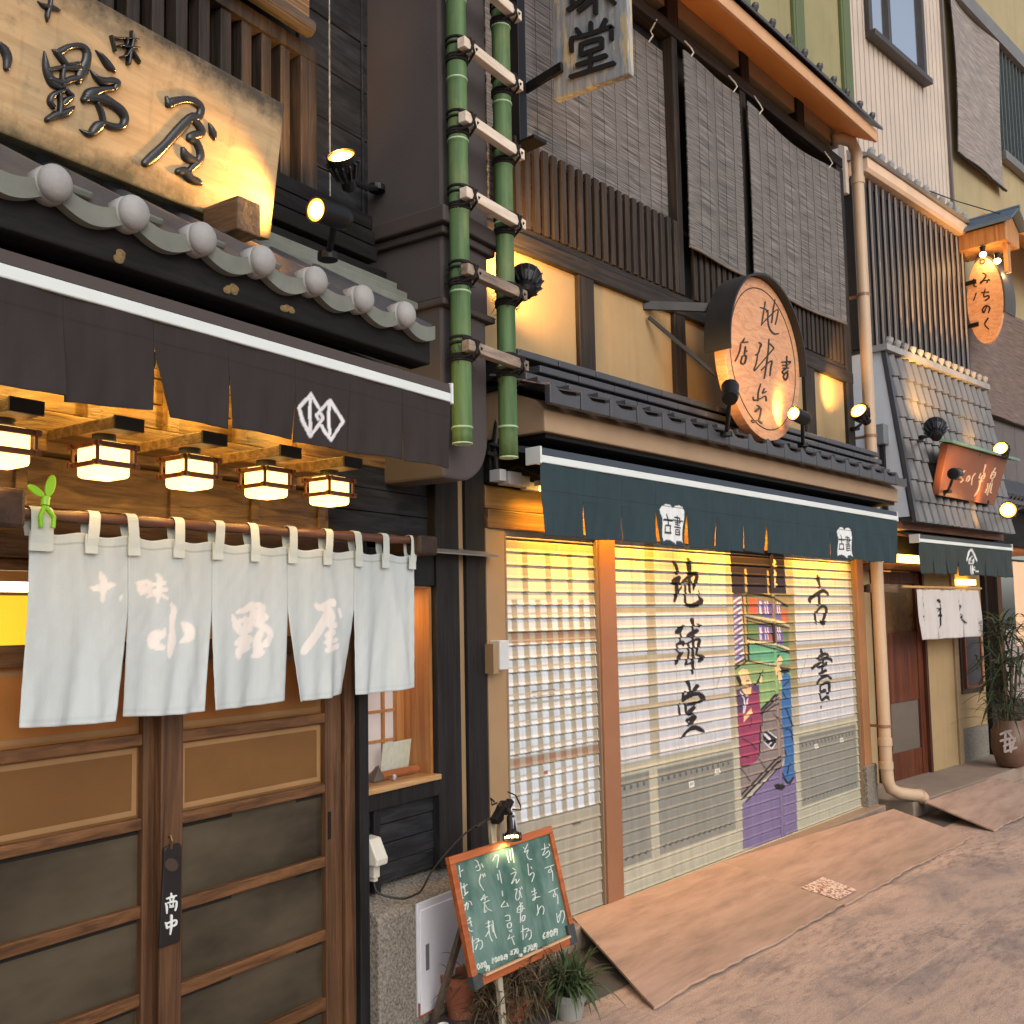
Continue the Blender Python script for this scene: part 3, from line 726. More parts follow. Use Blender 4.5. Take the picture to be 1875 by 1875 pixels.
for u in (5.42, 6.63): cv.rect(u, u+.21, 1.105-.21, 1.105-.02+.0, WHITE)
def xmark(u, z, s):
    for sg in (1, -1):
        P = [(u-s, z-sg*s), (u-s+.012, z-sg*s-.008), (u+s, z+sg*s), (u+s-.012, z+sg*s+.008)]; cv.poly(P, (176, 172, 164))
xmark(5.55, 1.24, .085); xmark(6.70, 1.22, .085)
for a, b in ((4.425, 4.715), (4.80, 5.66), (6.58, 7.56)):
    cv.rect(a, b, .27, .745, (138, 138, 130)); cv.rect(a, b, .725, .745, (128, 128, 120))
    for u in np.arange(a+.04, b-.03, .062):
        for z in (.672, .300): cv.rect(u, u+.022, z, z+.022, (92, 92, 88))
for u, z in ((5.13, .62), (5.43, .655), (6.82, .66), (7.26, .66)):
    cv.rect(u, u+.06, z-.025, z+.01, (226, 224, 214)); cv.rect(u+.01, u+.05, z-.017, z+.002, (170, 168, 158))
# brush lettering on the paper screens
INK = (28, 24, 24)
T1 = tr([[(240,110,30),(262,160,28),(262,215,28)],[(215,300,20),(250,290,60),(285,255,35)],[(262,310,28),(262,400,32),(240,490,20)],[(255,420,20),(300,360,16),(310,340,10)],
 [(370,75,25),(380,120,40),(385,240,30),(388,400,20)],[(295,320,20),(350,270,25),(430,215,40),(460,240,30),(440,310,30),(425,370,15)],[(345,330,16),(345,440,20),(350,510,22),(400,530,35),(470,510,45),(500,480,40),(480,440,15),(475,380,6)],[(320,290,14),(400,300,20)],
 [(320,735,30),(280,780,45),(255,795,20)],[(300,810,16),(300,890,16)],[(265,910,20),(320,890,35),(325,920,20)],[(262,930,16),(275,980,18),(310,1000,20)],[(325,990,14),(290,1020,30),(265,1080,28),(250,1110,12)],
 [(412,670,35),(420,740,20),(422,900,20),(420,1100,26),(418,1195,20)],[(460,710,14),(490,730,24)],[(360,830,20),(400,810,40),(460,775,35)],[(350,905,14),(480,860,25),(470,930,25),(455,1000,16)],[(375,910,20),(380,1000,16),(350,1110,20)],[(350,1110,14),(420,1090,20)],[(450,1010,14),(510,1040,40),(480,1080,20)],
 [(375,1280,35),(390,1340,20),(390,1390,24)],[(465,1320,35),(420,1370,24)],[(340,1370,16),(325,1420,22),(320,1470,14)],[(320,1470,18),(370,1420,40),(470,1395,35),(515,1430,45),(510,1460,30),(440,1490,16)],[(285,1490,12),(290,1600,20)],[(350,1500,24),(355,1590,20)],[(355,1510,14),(435,1490,35)],[(435,1530,30),(390,1570,35),(380,1600,14)],[(380,1600,20),(430,1590,16)],[(360,1660,24),(440,1620,35),(400,1680,30),(380,1700,20)],[(365,1640,16),(380,1710,14)],[(310,1825,20),(370,1760,25),(440,1725,40),(510,1755,35),(525,1765,10)]], 1190, 1010, 5.357)
fat = lambda S, k: [[(x, y, w_*k) for x, y, w_ in st] for st in S]
cv.strokes(fat(T1, 1.25), RP, INK)
T2 = tr([[(378,90,14),(385,130,42),(400,190,26),(405,240,26)],[(290,420,25),(290,380,40),(380,315,40),(450,280,40),(500,310,30),(500,335,25)],[(405,340,26),(400,430,30),(385,465,14)],[(350,540,24),(355,640,24),(372,690,12)],[(365,545,20),(410,490,28),(460,470,36),(490,510,30),(465,600,32),(440,660,20)],[(410,650,20),(450,680,45),(470,655,20)],
 [(430,985,14),(430,1030,34)],[(385,1110,30),(440,1065,36),(500,1060,30),(490,1110,30)],[(400,1130,20),(490,1110,30),(540,1120,34),(560,1155,14)],[(320,1240,24),(340,1210,35),(420,1160,28)],[(450,1120,24),(450,1180,24)],[(400,1220,30),(470,1190,36),(490,1160,24)],[(440,1230,20),(440,1290,24)],[(400,1300,24),(480,1260,36)],[(430,1330,20),(500,1320,30),(545,1355,28)],[(370,1425,20),(420,1360,26),(520,1320,20)],
 [(430,1440,20),(480,1410,36),(525,1420,34),(520,1520,26),(500,1545,20)],[(415,1450,18),(415,1560,20),(430,1630,20)],[(430,1520,30),(470,1500,36)],[(430,1625,24),(500,1580,36),(515,1610,26)],[(425,1690,12),(425,1720,16)]], 1440, 1040, 6.7)
cv.strokes(fat(T2, 1.2), RP, INK)
# the painted shop interior: shelves of books, a seller and a customer
zA = lambda P: [(1320+x/6.467, 1010+y/6.467) for x, y in P]
zB = lambda P: [(1330+x/5.515, 1220+y/5.515) for x, y in P]
def pa(P, c): cv.polypx(zA(P), RP, c)
def pb(P, c): cv.polypx(zB(P), RP, c)
def la(S, c, wd=10): cv.strokes(fat(tr(S, 1320, 1010, 6.467, wd), 1.5), RP, c)
def lb(S, c, wd=9): cv.strokes(fat(tr(S, 1330, 1220, 5.515, wd), 1.6), RP, c)
BLK, TAN = (34, 30, 32), (176, 158, 118)
cv.rect(5.715, 6.60, 1.05, 1.75, (150, 138, 100))
pa([(100,-120),(740,-80),(775,500),(128,490)], (44, 36, 50))
la([[(290,215,18),(298,490,18)],[(553,230,14),(563,505,14)]], TAN); la([[(625,100),(640,130),(610,150),(645,180)],[(625,225),(645,260),(620,280),(645,300)],[(640,335),(630,370),(650,400),(625,415)]], (236, 226, 200), 20)
pa([(135,515),(290,510),(330,1300),(165,1300)], (168, 148, 104)); pa([(140,520),(232,520),(262,1290),(165,1290)], (112, 96, 150))
for y in range(560, 1290, 60): la([[(150+(y-520)*.03, y+30, 14),(232+(y-520)*.04, y-25, 14)]], (222, 216, 226))
la([[(255,520),(285,1290)],[(300,500),(322,1290)]], BLK, 8)
pa([(310,520),(600,545),(640,1330),(330,1290)], (128, 124, 84)); pa([(600,545),(800,640),(815,1380),(640,1330)], (136, 124, 86))
for P, c in (([(330,545),(425,560),(432,745),(332,740)], (190, 96, 70)), ([(432,560),(600,600),(604,790),(436,745)], (116, 98, 158)), ([(640,625),(708,650),(715,815),(650,800)], (122, 106, 160)), ([(712,680),(792,705),(792,830),(720,825)], (196, 104, 74)),
             ([(312,850),(440,862),(442,1035),(322,1015)], (104, 132, 88)), ([(442,865),(612,885),(622,1065),(446,1045)], (112, 98, 160)), ([(560,960),(612,970),(618,1060),(565,1052)], (180, 100, 76)), ([(652,905),(735,925),(737,1112),(656,1092)], (112, 98, 160)), ([(737,925),(800,935),(802,1135),(742,1115)], (96, 122, 86))): pa(P, c)
for x in (455, 470, 520, 548, 665, 690): la([[(x,590,8),(x+6,740,8)],[(x+4,900,8),(x+10,1040,8)]], (220, 212, 228))
la([[(150,490,16),(360,495,16),(590,540,16),(790,650,16)],[(300,775,14),(600,860,14),(800,905,14)],[(300,820,10),(600,890,10)],[(312,1025,12),(640,1120,12),(800,1180,12)],[(300,1290,12),(620,1365,12),(815,1390,12)],[(325,1085,12),(330,1280,12)],[(610,860,8),(628,1340,8)]], BLK)
la([[(300,752,18),(690,830,18),(800,876,18)],[(312,1062,16),(640,1100,16),(800,1150,16)],[(300,1310,18),(620,1330,18)]], (216, 204, 164))
pa([(335,1090),(625,1120),(812,1195),(815,1340),(630,1325),(340,1275)], (104, 168, 134)); la([[(400,1085,12),(620,1150,12),(810,1200,12)]], BLK)
pa([(200,1385),(300,1300),(640,1350),(830,1390),(830,1500),(660,1700),(450,1810),(440,1600)], (140, 172, 118)); pa([(165,1400),(290,1300),(640,1360),(640,1500),(200,1560)], (140, 166, 112))
la([[(165,1340,12),(290,1270,12)],[(170,1390,12),(300,1300,12)],[(300,1295,10),(640,1360,10)]], BLK)
pb([(330,180),(500,180),(500,300),(330,460)], (140, 172, 118))
pb([(330,460),(500,300),(560,310),(600,900),(540,1010),(150,1340),(140,1000),(340,760)], (138, 126, 122))
pb([(160,1390),(420,1130),(540,1000),(600,1000),(700,1060),(715,1700),(170,1850)], (124, 112, 150))
lb([[(330,460,14),(500,285,14)],[(350,470,10),(510,320,10)],[(330,500,8),(520,370,8)],[(160,1290,10),(540,900,10)],[(160,1340,12),(545,940,12)],[(200,1370,8),(550,1000,8)],[(150,1030,6),(240,1160,6)],[(330,940,6),(390,1030,6)],[(360,480,6),(360,600,6)],[(480,480,6),(560,620,6)]], BLK)
pb([(100,240),(170,215),(250,190),(330,190),(334,330),(352,520),(345,760),(322,940),(240,1000),(170,1030),(138,1000),(112,520)], (150, 66, 96))
pb([(100,240),(170,215),(230,330),(180,470),(118,470)], (84, 66, 96)); pb([(250,190),(330,185),(330,270),(270,260)], (92, 70, 104))
lb([[(140,260,8),(180,340,8),(170,470,8)],[(215,330,10),(180,460,10)]], (216, 210, 222))
pb([(150,230),(255,210),(240,280),(205,310)], (236, 200, 150)); pb([(180,500),(250,420),(260,470),(170,570)], (236, 200, 150))
pb([(118,60),(150,28),(210,30),(226,80),(250,170),(215,205),(160,190),(140,150)], (238, 202, 154))
pb([(95,110),(130,90),(150,150),(150,200),(128,200)], BLK); lb([[(200,150,8),(225,145,8)],[(215,190,6),(240,190,6)],[(320,160,8),(345,80,8),(368,40,6)],[(335,170,8),(362,90,8)],[(290,190,10),(325,130,10)],[(160,730,7),(260,790,7),(300,840,7)],[(150,910,7),(230,920,7)],[(140,1010,8),(220,1000,8)],[(250,520,5),(240,620,5)],[(345,600,8),(330,900,8)]], BLK)
pb([(325,160),(350,90),(362,110),(345,185)], (236, 200, 150))
pb([(560,100),(600,60),(645,95),(660,500),(680,800),(684,1100),(622,1195),(562,1140),(590,900),(556,500)], (60, 108, 164))
lb([[(575,200,7),(630,150,7)],[(570,260,8),(600,330,8)],[(600,420,8),(650,560,10)],[(590,640,8),(640,640,10),(670,740,8)],[(590,850,8),(600,900,8)],[(640,980,8),(610,1090,8)],[(560,1080,10),(620,1180,14),(680,1120,10)],[(650,560,10),(665,600,12)]], BLK)
pb([(478,10),(520,-20),(545,40),(560,110),(540,180),(515,130),(490,100)], (238, 200, 152)); pa([(640,1290),(690,1220),(725,1260),(720,1330),(650,1370)], (238, 204, 158))
pb([(540,0),(640,25),(640,60),(580,75),(550,60)], BLK); pa([(645,1260),(690,1215),(700,1228),(655,1280)], BLK); lb([[(500,60,6),(520,70,6)],[(495,85,6),(505,110,6)]], BLK)
pb([(368,700),(418,640),(505,715),(500,790),(450,835),(372,755)], BLK); lb([[(390,690,16),(430,730,16)],[(415,650,8),(500,720,8)],[(380,760,8),(450,825,8),(495,780,8)],[(430,790,8),(455,770,8)]], (222, 220, 226))
pb([(480,1200),(560,1180),(600,1220),(560,1250),(490,1240)], BLK)
RSH = shutter(4.402, 7.605, cv)
# loose centre post that carries the middle of the painting
us = np.array([6.250, 6.252, 6.258, 6.276, 6.288, 6.290]); zs = np.arange(.118, 2.03, .006); U, Z = np.meshgrid(us, zs)
O = np.repeat(np.array([[-.01, .010, .013, .013, .010, -.01]]), len(zs), 0)
sheet('centre_post', U, Z, O, FR, cv, paint('painted_post', .4, .1, .05), BB)
cl = Canvas(3.52, 4.27, .1, 2.05, .0025, (166, 160, 144))
def checks(z0, z1, c, per=.0885, a=3.535):
    for k in range(9): cl.rect(a+k*per, a+k*per+.048, z0, z1, c)
WB = (208, 216, 226)
for k in range(4): cl.rect(3.535+k*.177, 3.535+k*.177+.135, 1.70, 1.945, (232, 222, 200))
for z0, z1 in ((1.545, 1.697), (1.20, 1.483), (.945, 1.19), (.64, .895)): checks(z0, z1, WB)
checks(1.487, 1.541, (150, 120, 100), .0885, 3.579); checks(.90, .94, (150, 116, 98), .0885, 3.579)
for j in range(31):
    z = Z0+j*PER
    if .64 < z < 1.70: cl.rect(3.535, 4.262, z+.024, z+.030, (180, 172, 156)) if j % 2 else None
cl.rect(3.72, 3.90, 1.225, 1.228, (120, 112, 104)); cl.rect(3.72, 3.90, 1.245, 1.248, (120, 112, 104)); cl.rect(4.02, 4.09, .555, .575, (110, 104, 96)); cl.rect(3.80, 3.83, .84, .86, (160, 104, 84))
shutter(3.522, 4.262, cl)
m = MB(FR)
for u0, u1 in ((3.522, 4.262), (4.402, 7.605)): m.box(u0, u1, -.01, .016, .088, .118)
m.each('shutter_bottom_bar', mat('bottom_bar', (176, 176, 158), .4, .1), BB, bevel=.003)
m = MB(FR)
for u in (3.522, 4.25, 4.402, 7.594): m.box(u, u+.012, -.02, .020, .09, 2.03)
m.each('shutter_guide', mat('guide_rail', (128, 112, 94), .4, .1), BB)

# --- pent roof over the shutters
m = MB(FR); m.prism_u([(-.1, 2.45), (.355, 2.447), (.355, 2.545), (.30, 2.60), (-.1, 2.75)], 3.435, 7.72)
PR = m.build('pent_roof', MT['beige_trim'], BB, bevel=.006)
m = MB(FR); m.box(3.47, 7.70, -.1, .33, 2.425, 2.446)
m.build('soffit', MT['dark_beam'], PR)
m = MB(FR); SP = .2272; u = 3.60
def rz(off): return 2.628+(.42-off)*.22
k = 0
while u < 7.72:
    # body of the tile, rising to the wall, with a roll on its left edge, and the thick front apron
    w0, w1 = u-SP+.004, u-.004
    def prof(t): return .030*math.exp(-((t-.10)/.13)**2)-.016*math.sin(math.pi*max(0, (t-.22)/.78))
    m.grid(lambda s, r: (w0+(w1-w0)*s, .43-r*.36, rz(.43-r*.36)-.008+prof(s)+.03*r), 12, 2)
    top = [(w0+(w1-w0)*s, 2.622+prof(s)) for s in np.linspace(0, 1, 13)]
    bot = [(w1, 2.555), (w0, 2.555)]
    m.prism(top+bot, .405, .438)
    P = [(w0+(w1-w0)*(.22+.7*s), .440, 2.612-.026*math.sin(math.pi*s)-.002) for s in np.linspace(0, 1, 9)]
    m.box(w0+.012, w0+.10, .25, .36, 2.665, 2.69)
    u += SP; k += 1
m.build('roof_tiles', MT['tile'], PR, bevel=.004)
m = MB(FR)
for k in range(3):
    u = 3.42+.13*(k % 2)
    while u < 7.70:
        e = min(u+.30, 7.73); m.box(u, e-.002, -.05, .262-.022*k, 2.698+.060*k, 2.734+.060*k); u += .303
m.build('ridge_course', MT['tile'], PR, bevel=.006)
m = MB(FR); m.box(3.42, 7.72, -.05, .15, 2.68, 2.85)
m.build('ridge_core', MT['blackm'], PR)

# --- timber frame upstairs
m = MB(FR); m.box(3.40, 7.75, -.1, .035, 3.435, 3.525).box(3.40, 7.75, -.1, .02, 3.53, 3.57).box(3.40, 7.75, -.1, .03, 5.235, 5.32)
m.each('beam', MT['brown_beam'], BB, bevel=.005)
m = MB(FR)
for u0, u1, z0, z1 in ((4.145, 4.28, 2.915, 3.435), (5.09, 5.215, 2.90, 3.435), (6.0, 6.12, 2.9, 3.435), (6.87, 7.035, 2.9, 3.435), (5.165, 5.225, 3.57, 5.225), (6.03, 6.11, 3.57, 5.225), (7.62, 7.75, 2.9, 5.225), (4.25, 4.36, 5.32, 5.60), (5.14, 5.27, 5.32, 5.60), (6.09, 6.2, 5.32, 5.60), (6.95, 7.08, 5.32, 5.60)):
    m.box(u0, u1, -.1, .03 if z1 < 5.3 else .02, z0, z1)
m.each('post', MT['brown_post'], BB, bevel=.005)
m = MB(FR); u = 3.50
while u < 7.6:
    h = 4.025
    if not (5.19 < u < 5.28 or 6.06 < u < 6.18): m.box(u, u+.042, .005, .03, 3.57, h)
    u += .0735
m.build('lattice', MT['slat'], BB, bevel=.003)
m = MB(FR); m.box(3.5, 7.62, -.005, .012, 3.98, 4.0)
m.build('lattice_rail', MT['brown_beam'], BB)
# --- eave at the top
m = MB(FR); m.prism_u([(-.1, 5.60), (.295, 5.36), (.30, 5.37), (.30, 5.40), (-.1, 5.66)], 3.4, 7.72)
EV = m.build('upper_eave', MT['soffit'], BB)
m = MB(FR); m.box(3.4, 7.74, .30, .325, 5.355, 5.45)
m.build('fascia', mat('pale_fascia', (206, 160, 120), .6, .1), EV, bevel=.004)
m = MB(FR); m.prism_u([(.10, 5.66), (.36, 5.452), (.36, 5.475), (.10, 5.70)], 3.4, 7.78)
u = 3.5
while u < 7.8: m.lathe([(.001, 0), (.022, .004), (.026, .03), (.02, .05)], (u, .345, 5.475), (0, .3, 1), 10); u += .24
m.build('eave_tiles', MT['tile'], EV)
m = MB(FR); m.box(3.4, 7.752, -.3, .15, 5.66, 9.0)
m.build('upper_wall', plaster('olive_plaster', (150, 143, 104), .35), BB)
m = MB(FR)
for u in (4.95, 5.8, 6.65, 7.53): m.box(u, u+.14, .15, .185, 5.66, 9.0); m.box(u-.03, u, .15, .18, 5.66, 9)
m.each('green_batten', mat('green_batten', (88, 100, 60), .5, .15), BB, bevel=.004)
# reed blinds hang in front: things of their own
def blind(u0, u1, z0, z1, off, sag, label, top_sag=0, seed=0):
    B = thing('reed_blind', label, 'blind', FR.W(((u0+u1)/2, off, z0)), 'reed blinds on the bookshop upstairs')
    mb = MB(FR)
    def fn(lo):
        def f_(s, r):
            u = u0+(u1-u0)*s; zt = z1-top_sag*math.sin(math.pi*min(1, s*1.05))**1.5; zb = z0-sag*math.sin(math.pi*s)
            jag = .004*math.sin(r*160) if s in (0, 1) else 0
            return (u+jag, off+.012*math.sin(s*5+seed)+.02*r*(1-r)-lo*.006, zb+(zt-zb)*r)
        return f_
    mb.grid(fn(0), 40, 48); mb.grid(fn(1), 40, 48)
    mb.build('reed_mat', MT['reed'+str(seed % 2)], B)
    bt = MB(FR); pts = [(u0+(u1-u0)*s, off+.012*math.sin(s*5+seed), z0-sag*math.sin(math.pi*s)-.004) for s in np.linspace(0, 1, 14)]
    bt.tube(pts, .008, 8); bt.build('bottom_rod', mat('blind_rod', (120, 108, 96), .6), B)
    st = MB(FR); n = max(4, int((u1-u0)/.12))
    for k in range(1, n):
        s = k/n; u = u0+(u1-u0)*s
        st.tube([(u, off+.014+.012*math.sin(s*5+seed)+.02*r*(1-r), (z0-sag*math.sin(math.pi*s))+(z1-top_sag*math.sin(math.pi*min(1, s*1.05))**1.5-z0+sag*math.sin(math.pi*s))*r) for r in np.linspace(.01, .99, 9)], .0016, 4)
    st.build('binding_thread', MT['blackm'], B)
    hk = MB(FR)
    for s in (.12, .88):
        u = u0+(u1-u0)*s; zt = z1-top_sag*math.sin(math.pi*min(1, s*1.05))**1.5; hk.tube([(u, off, zt-.02), (u+.012, off+.025, zt+.015), (u+.01, off+.01, zt+.05), (u, .035, 5.25)], .005, 6)
    hk.each('hook', mat('white_hook', (210, 205, 198), .5), B)
MT['reed0'] = reed('grey_reed', (152, 145, 140), (40, 38, 37), 190); MT['reed1'] = reed('grey_reed_b', (146, 140, 136), (38, 37, 36), 190)
blind(3.50, 5.195, 3.60, 5.15, -.03, 0, 'widest grey reed blind, behind the lattice and the vertical signboard', 0, 0)
blind(5.222, 5.955, 3.875, 5.14, .065, .0, 'narrow grey reed blind between the two upstairs posts, with straight hem', .0, 1)
blind(6.045, 7.57, 3.89, 5.13, .065, .025, 'grey reed blind with sagging top edge above the round signboard', .045, 2)

# ------------------------------------------------------------------ right: small restaurant with steep tiled front (frame FT)
TB = thing('sake_house_building', 'narrow restaurant front with steep tiled slope, dark slat screen and pale ribbed upper wall', 'building', FT.W((1, 0, .1)))
m = MB(FT); m.box(-.35, 2.03, -.5, -.06, 3.9, 9.5)
m.build('ribbed_wall_core', MT['white_wall'], TB)
m = MB(FT); u = -.35
while u < 2.0:
    m.box(u, u+.078, -.06, .0, 5.3, 9.5); m.box(u+.078, u+.1, -.06, -.014, 5.3, 9.5); u += .1
m.build('ribbed_siding', mat('pale_ribbed_siding', (196, 182, 168), .5, .1, 2), TB, bevel=.006)
m = MB(FT); m.box(2.005, 2.05, -.1, .03, 3.9, 9.5)
m.build('corner_trim', mat('corner_trim', (104, 96, 92), .6), TB)
# upstairs window
m = MB(FT); zs_, zw = 7.0, 8.6
for a in ((.17, .24, .0, .05, zs_, zw), (1.40, 1.46, .0, .05, zs_, zw), (.60, .66, .0, .045, zs_, zw), (.17, 1.46, 0, .10, zs_-.06, zs_), (.66, 1.4, .0, .02, zs_, zs_+.05)): m.box(*a)
WN = m.build('window', mat('dark_bronze_frame', (62, 58, 56), .4), TB, bevel=.004)
m = MB(FT); m.box(.24, 1.40, .004, .010, zs_, zw)
gm, gn, gp = nodes('sky_reflecting_glass'); gp.inputs['Base Color'].default_value = (1, 1, 1, 1); gp.inputs['Metallic'].default_value = 1; gp.inputs['Roughness'].default_value = .12
m.build('pane', gm, WN)
# slat screen and its little roof
m = MB(FT); m.box(-.3, 2.02, -.06, .02, 3.9, 5.45)
m.build('screen_back', MT['void'], TB)
m = MB(FT); u = -.26
while u < 2.0: m.box(u, u+.05, .088, .115, 3.86, 5.44); u += .13
m.build('slat_screen', wood('dark_slat', (60, 52, 50), (36, 32, 32), 'z', .45), TB, bevel=.003)
m = MB(FT); u = -.26
while u < 2.0: m.box(u-.006, u-.001, .102, .117, 3.86, 5.44); u += .13
m.build('slat_edge', mat('pale_slat_edge', (178, 170, 164), .5, .15), TB)
m = MB(FT); m.prism_u([(0, 5.46), (.16, 5.46), (.18, 5.49), (.18, 5.58), (.0, 5.60)], -.3, 2.02)
SR = m.build('screen_eave', mat('pale_eave', (222, 190, 160), .6, .1), TB, bevel=.004)
m = MB(FT); m.prism_u([(0, 5.604), (.20, 5.584), (.22, 5.60), (0, 5.70)], -.32, 2.04); u = -.2
while u < 2.05: m.lathe([(.02, 0), (.04, .005), (.035, .05), (.018, .07)], (u, .16, 5.63), (0, .4, 1), 10); u += .19
m.build('eave_tiles', MT['tile_pale'], SR)
# steep tiled slope
def sl(off): return 3.86-(off-.22)/(.40-.22)*1.48
m = MB(FT); m.prism_u([(-.1, 2.36), (.385, 2.36), (.385, 2.40), (.20, 3.90), (-.1, 3.90)], -.25, 2.02)
TS = m.build('tiled_slope', MT['tile'], TB)
m = MB(FT); m.prism_u([(-.35, 2.40), (.375, 2.40), (.195, 3.86), (-.35, 3.86)], -.264, -.252)
m.build('gable_wall', MT['white_wall'], TS)
m = MB(FT); SPT = .152
for r in range(8):
    zt, zb = 3.84-r*.183, 3.84-(r+1)*.183-.02
    u = -.245+(.0 if r % 1 == 0 else 0)
    while u < 1.95:
        ot, ob_ = .215+(3.84-zt)*.1216, .215+(3.84-zb)*.1216+.022
        m.grid(lambda s, q: (u+(SPT-.004)*s, ot*(1-q)+ob_*q+.004+.030*math.exp(-((s-.80)/.16)**2)-.010*math.sin(math.pi*min(1, s/.6)), zt*(1-q)+zb*q), 9, 1)
        top = [(u+(SPT-.004)*s, ob_+.004+.030*math.exp(-((s-.80)/.16)**2)-.010*math.sin(math.pi*min(1, s/.6))) for s in np.linspace(0, 1, 10)]
        k0 = [(a, b, zb) for a, b in top]; k1 = [(a, b-.022, zb-.004) for a, b in top]
        n_ = len(k0); m.add(k0+k1, [(i, i+1, i+1+n_, i+n_) for i in range(n_-1)])
        u += SPT
m.build('slope_tiles', MT['tile'], TS, smooth=False)
m = MB(FT); m.box(-.30, 2.06, .12, .27, 3.845, 3.90)
u = -.22
while u < 2.1: m.lathe([(.001, 0), (.03, .004), (.036, .04), (.03, .07), (.001, .075)], (u, .24, 3.90), (0, .4, 1), 10); u += .155
m.build('ridge_tiles', MT['tile_pale'], TS)
m = MB(FT); m.prism_u([(.40, 2.36), (.20, 3.88), (.235, 3.89), (.435, 2.36)], -.275, -.235)
m.build('verge_tiles', MT['tile'], TS)
# ground floor
m = MB(FT); m.box(-.4, 3.2, -.5, -.05, 2.05, 2.42)
m.build('head_wall', MT['dark_beam'], TB)
m = MB(FT); m.box(-.35, 2.1, -.05, .30, 2.30, 2.36).box(-.3, .8, -.05, .08, 1.975, 2.03)
m.each('head_beam', wood('lit_beam', (120, 74, 44), (80, 46, 28), 'u', .5), TB)
m = MB(FT); m.box(.82, 1.43, -.3, .0, .1, 2.05).box(1.53, 2.3, -.3, -.03, .42, 2.05).box(-.7, -.02, -.5, -.1, .1, 2.05)
m.each('plaster_wall', MT['beige'], TB)
m = MB(FT); m.box(1.435, 1.53, -.3, .02, .1, 2.05)
m.build('tan_post', MT['tan_post'], TB, bevel=.004)
m = MB(FT); m.box(1.53, 2.23, -.3, .0, .1, .44)
m.build('stone_base', MT['concrete'], TB, bevel=.006)
m = MB(FT); m.box(1.65, 2.20, -.05, -.01, .78, 1.5)
m.build('panel_board', wood('dark_panel', (70, 50, 40), (44, 32, 26), 'z', .5), TB)
m = MB(FT); m.box(1.74, 2.12, -.01, .0, .86, 1.37)
m.build('menu_board', mat('menu_slate', (60, 62, 66), .7, .5, 20), TB)
m = MB(FT)
for a in ((1.71, 2.15, 1.37, 1.40), (1.71, 2.15, .83, .86), (1.71, 1.74, .86, 1.37), (2.12, 2.15, .86, 1.37)): m.box(a[0], a[1], -.01, .012, a[2], a[3])
m.build('menu_frame', mat('red_wood_frame', (130, 62, 44), .5), TB)
m = MB(FT); DW = MT['red_door'] = wood('red_door_wood', (112, 58, 34), (70, 34, 20), 'z', .4)
m.box(-.02, .07, -.07, -.02, .12, 1.96).box(.68, .78, -.07, -.02, .12, 1.96).box(.07, .68, -.065, -.03, .12, .36).box(.07, .68, -.065, -.03, .80, 1.42).box(.07, .68, -.065, -.025, 1.86, 1.96)
DR = m.build('door', DW, TB, bevel=.004)
m = MB(FT); m.box(.07, .68, -.05, -.045, 1.42, 1.86)
m.build('upper_glass', mat('dim_door_glass', (110, 84, 52), .25), DR)
m = MB(FT); m.box(.07, .68, -.05, -.045, .36, .80)
m.build('lower_glass', frosted('lower_glass', (120, 110, 100), .2), DR)
m = MB(FT); m.box(.78, .822, -.1, .01, .1, 2.05).box(-.06, -.02, -.1, .01, .1, 2.05)
m.each('door_frame', wood('door_frame', (84, 46, 30), (50, 28, 20), 'z', .5), TB)
m = MB(FT); m.box(-.68, -.15, .16, .20, 1.765, 1.835).box(-.64, -.60, -.1, .16, 1.77, 1.83)
m.build('noren_bracket', wood('bracket_wood', (124, 96, 70), (80, 60, 44), 'u', .5), TB, bevel=.006)
# strip lamps under the head
m = MB(FT); m.box(-.18, .72, .02, .10, 2.045, 2.11)
o = tag(m.build('strip_lamp', MT['tube_on']), 'long yellow strip lamp above the far restaurant door', 'lamp', 'yellow lamps of the far restaurant')
m = MB(FT); m.box(1.62, 1.98, -.02, .05, 1.86, 1.915)
o = tag(m.build('strip_lamp', MT['tube_on']), 'small yellow lamp just above the white far noren', 'lamp', 'yellow lamps of the far restaurant')

# ------------------------------------------------------------------ further along the street
EB = thing('end_building', 'beige building at the right edge with tall grey screen above and lit entrance below', 'building', FT.W((3.3, 0, .1)))
m = MB(FT); m.box(2.05, 7, -.6, -.03, 3.15, 12)
m.each('plaster_wall', plaster('ochre_plaster', (168, 155, 120), .25), EB)
m = MB(FT); m.box(2.06, 7, -.03, .08, 8.28, 8.42)
m.prism([(2.1, 8.42), (7, 8.42), (7, 8.55), (2.1, 8.55)], -.03, .03)
m.box(3.62, 7, -.02, .06, 6.88, 6.98)
m.each('rail', mat('grey_rail', (112, 112, 112), .5), EB)
m = MB(FT); m.box(3.62, 7, -.02, .0, 6.98, 8.28)
u = 3.66
while u < 7: m.box(u, u+.02, 0, .03, 6.98, 8.28); u += .12
m.build('net_screen', mat('green_grey_net', (84, 94, 96), .8, .3, 30), EB)
m = MB(FT); u = 2.03
while u < 5: m.box(u, u+.36, -.03, .0+.006*(int(u*10) % 2), 2.6, 3.72); u += .37
m.build('grey_boards', mat('weathered_boards', (98, 92, 90), .7, .2, 4), EB, bevel=.006)
m = MB(FT); m.prism_u([(-.05, 3.02), (.30, 2.74), (.30, 2.70), (-.05, 2.68)], 2.08, 5); u = 2.1
while u < 5: m.tube([(u, .31, 2.77), (u, -.02, 3.03)], .035, 8); u += .11
m.build('pent_roof', MT['tile'], EB)
m = MB(FT); m.prism_u([(.0, 5.95), (.5, 5.6), (.5, 5.68), (.0, 6.05)], 2.95, 5)
m.build('awning_roof', MT['soffit'], EB)
m = MB(FT); m.box(2.3, 5, -.04, .1, 2.3, 2.68).box(2.3, 2.36, -.3, .02, .1, 2.3)
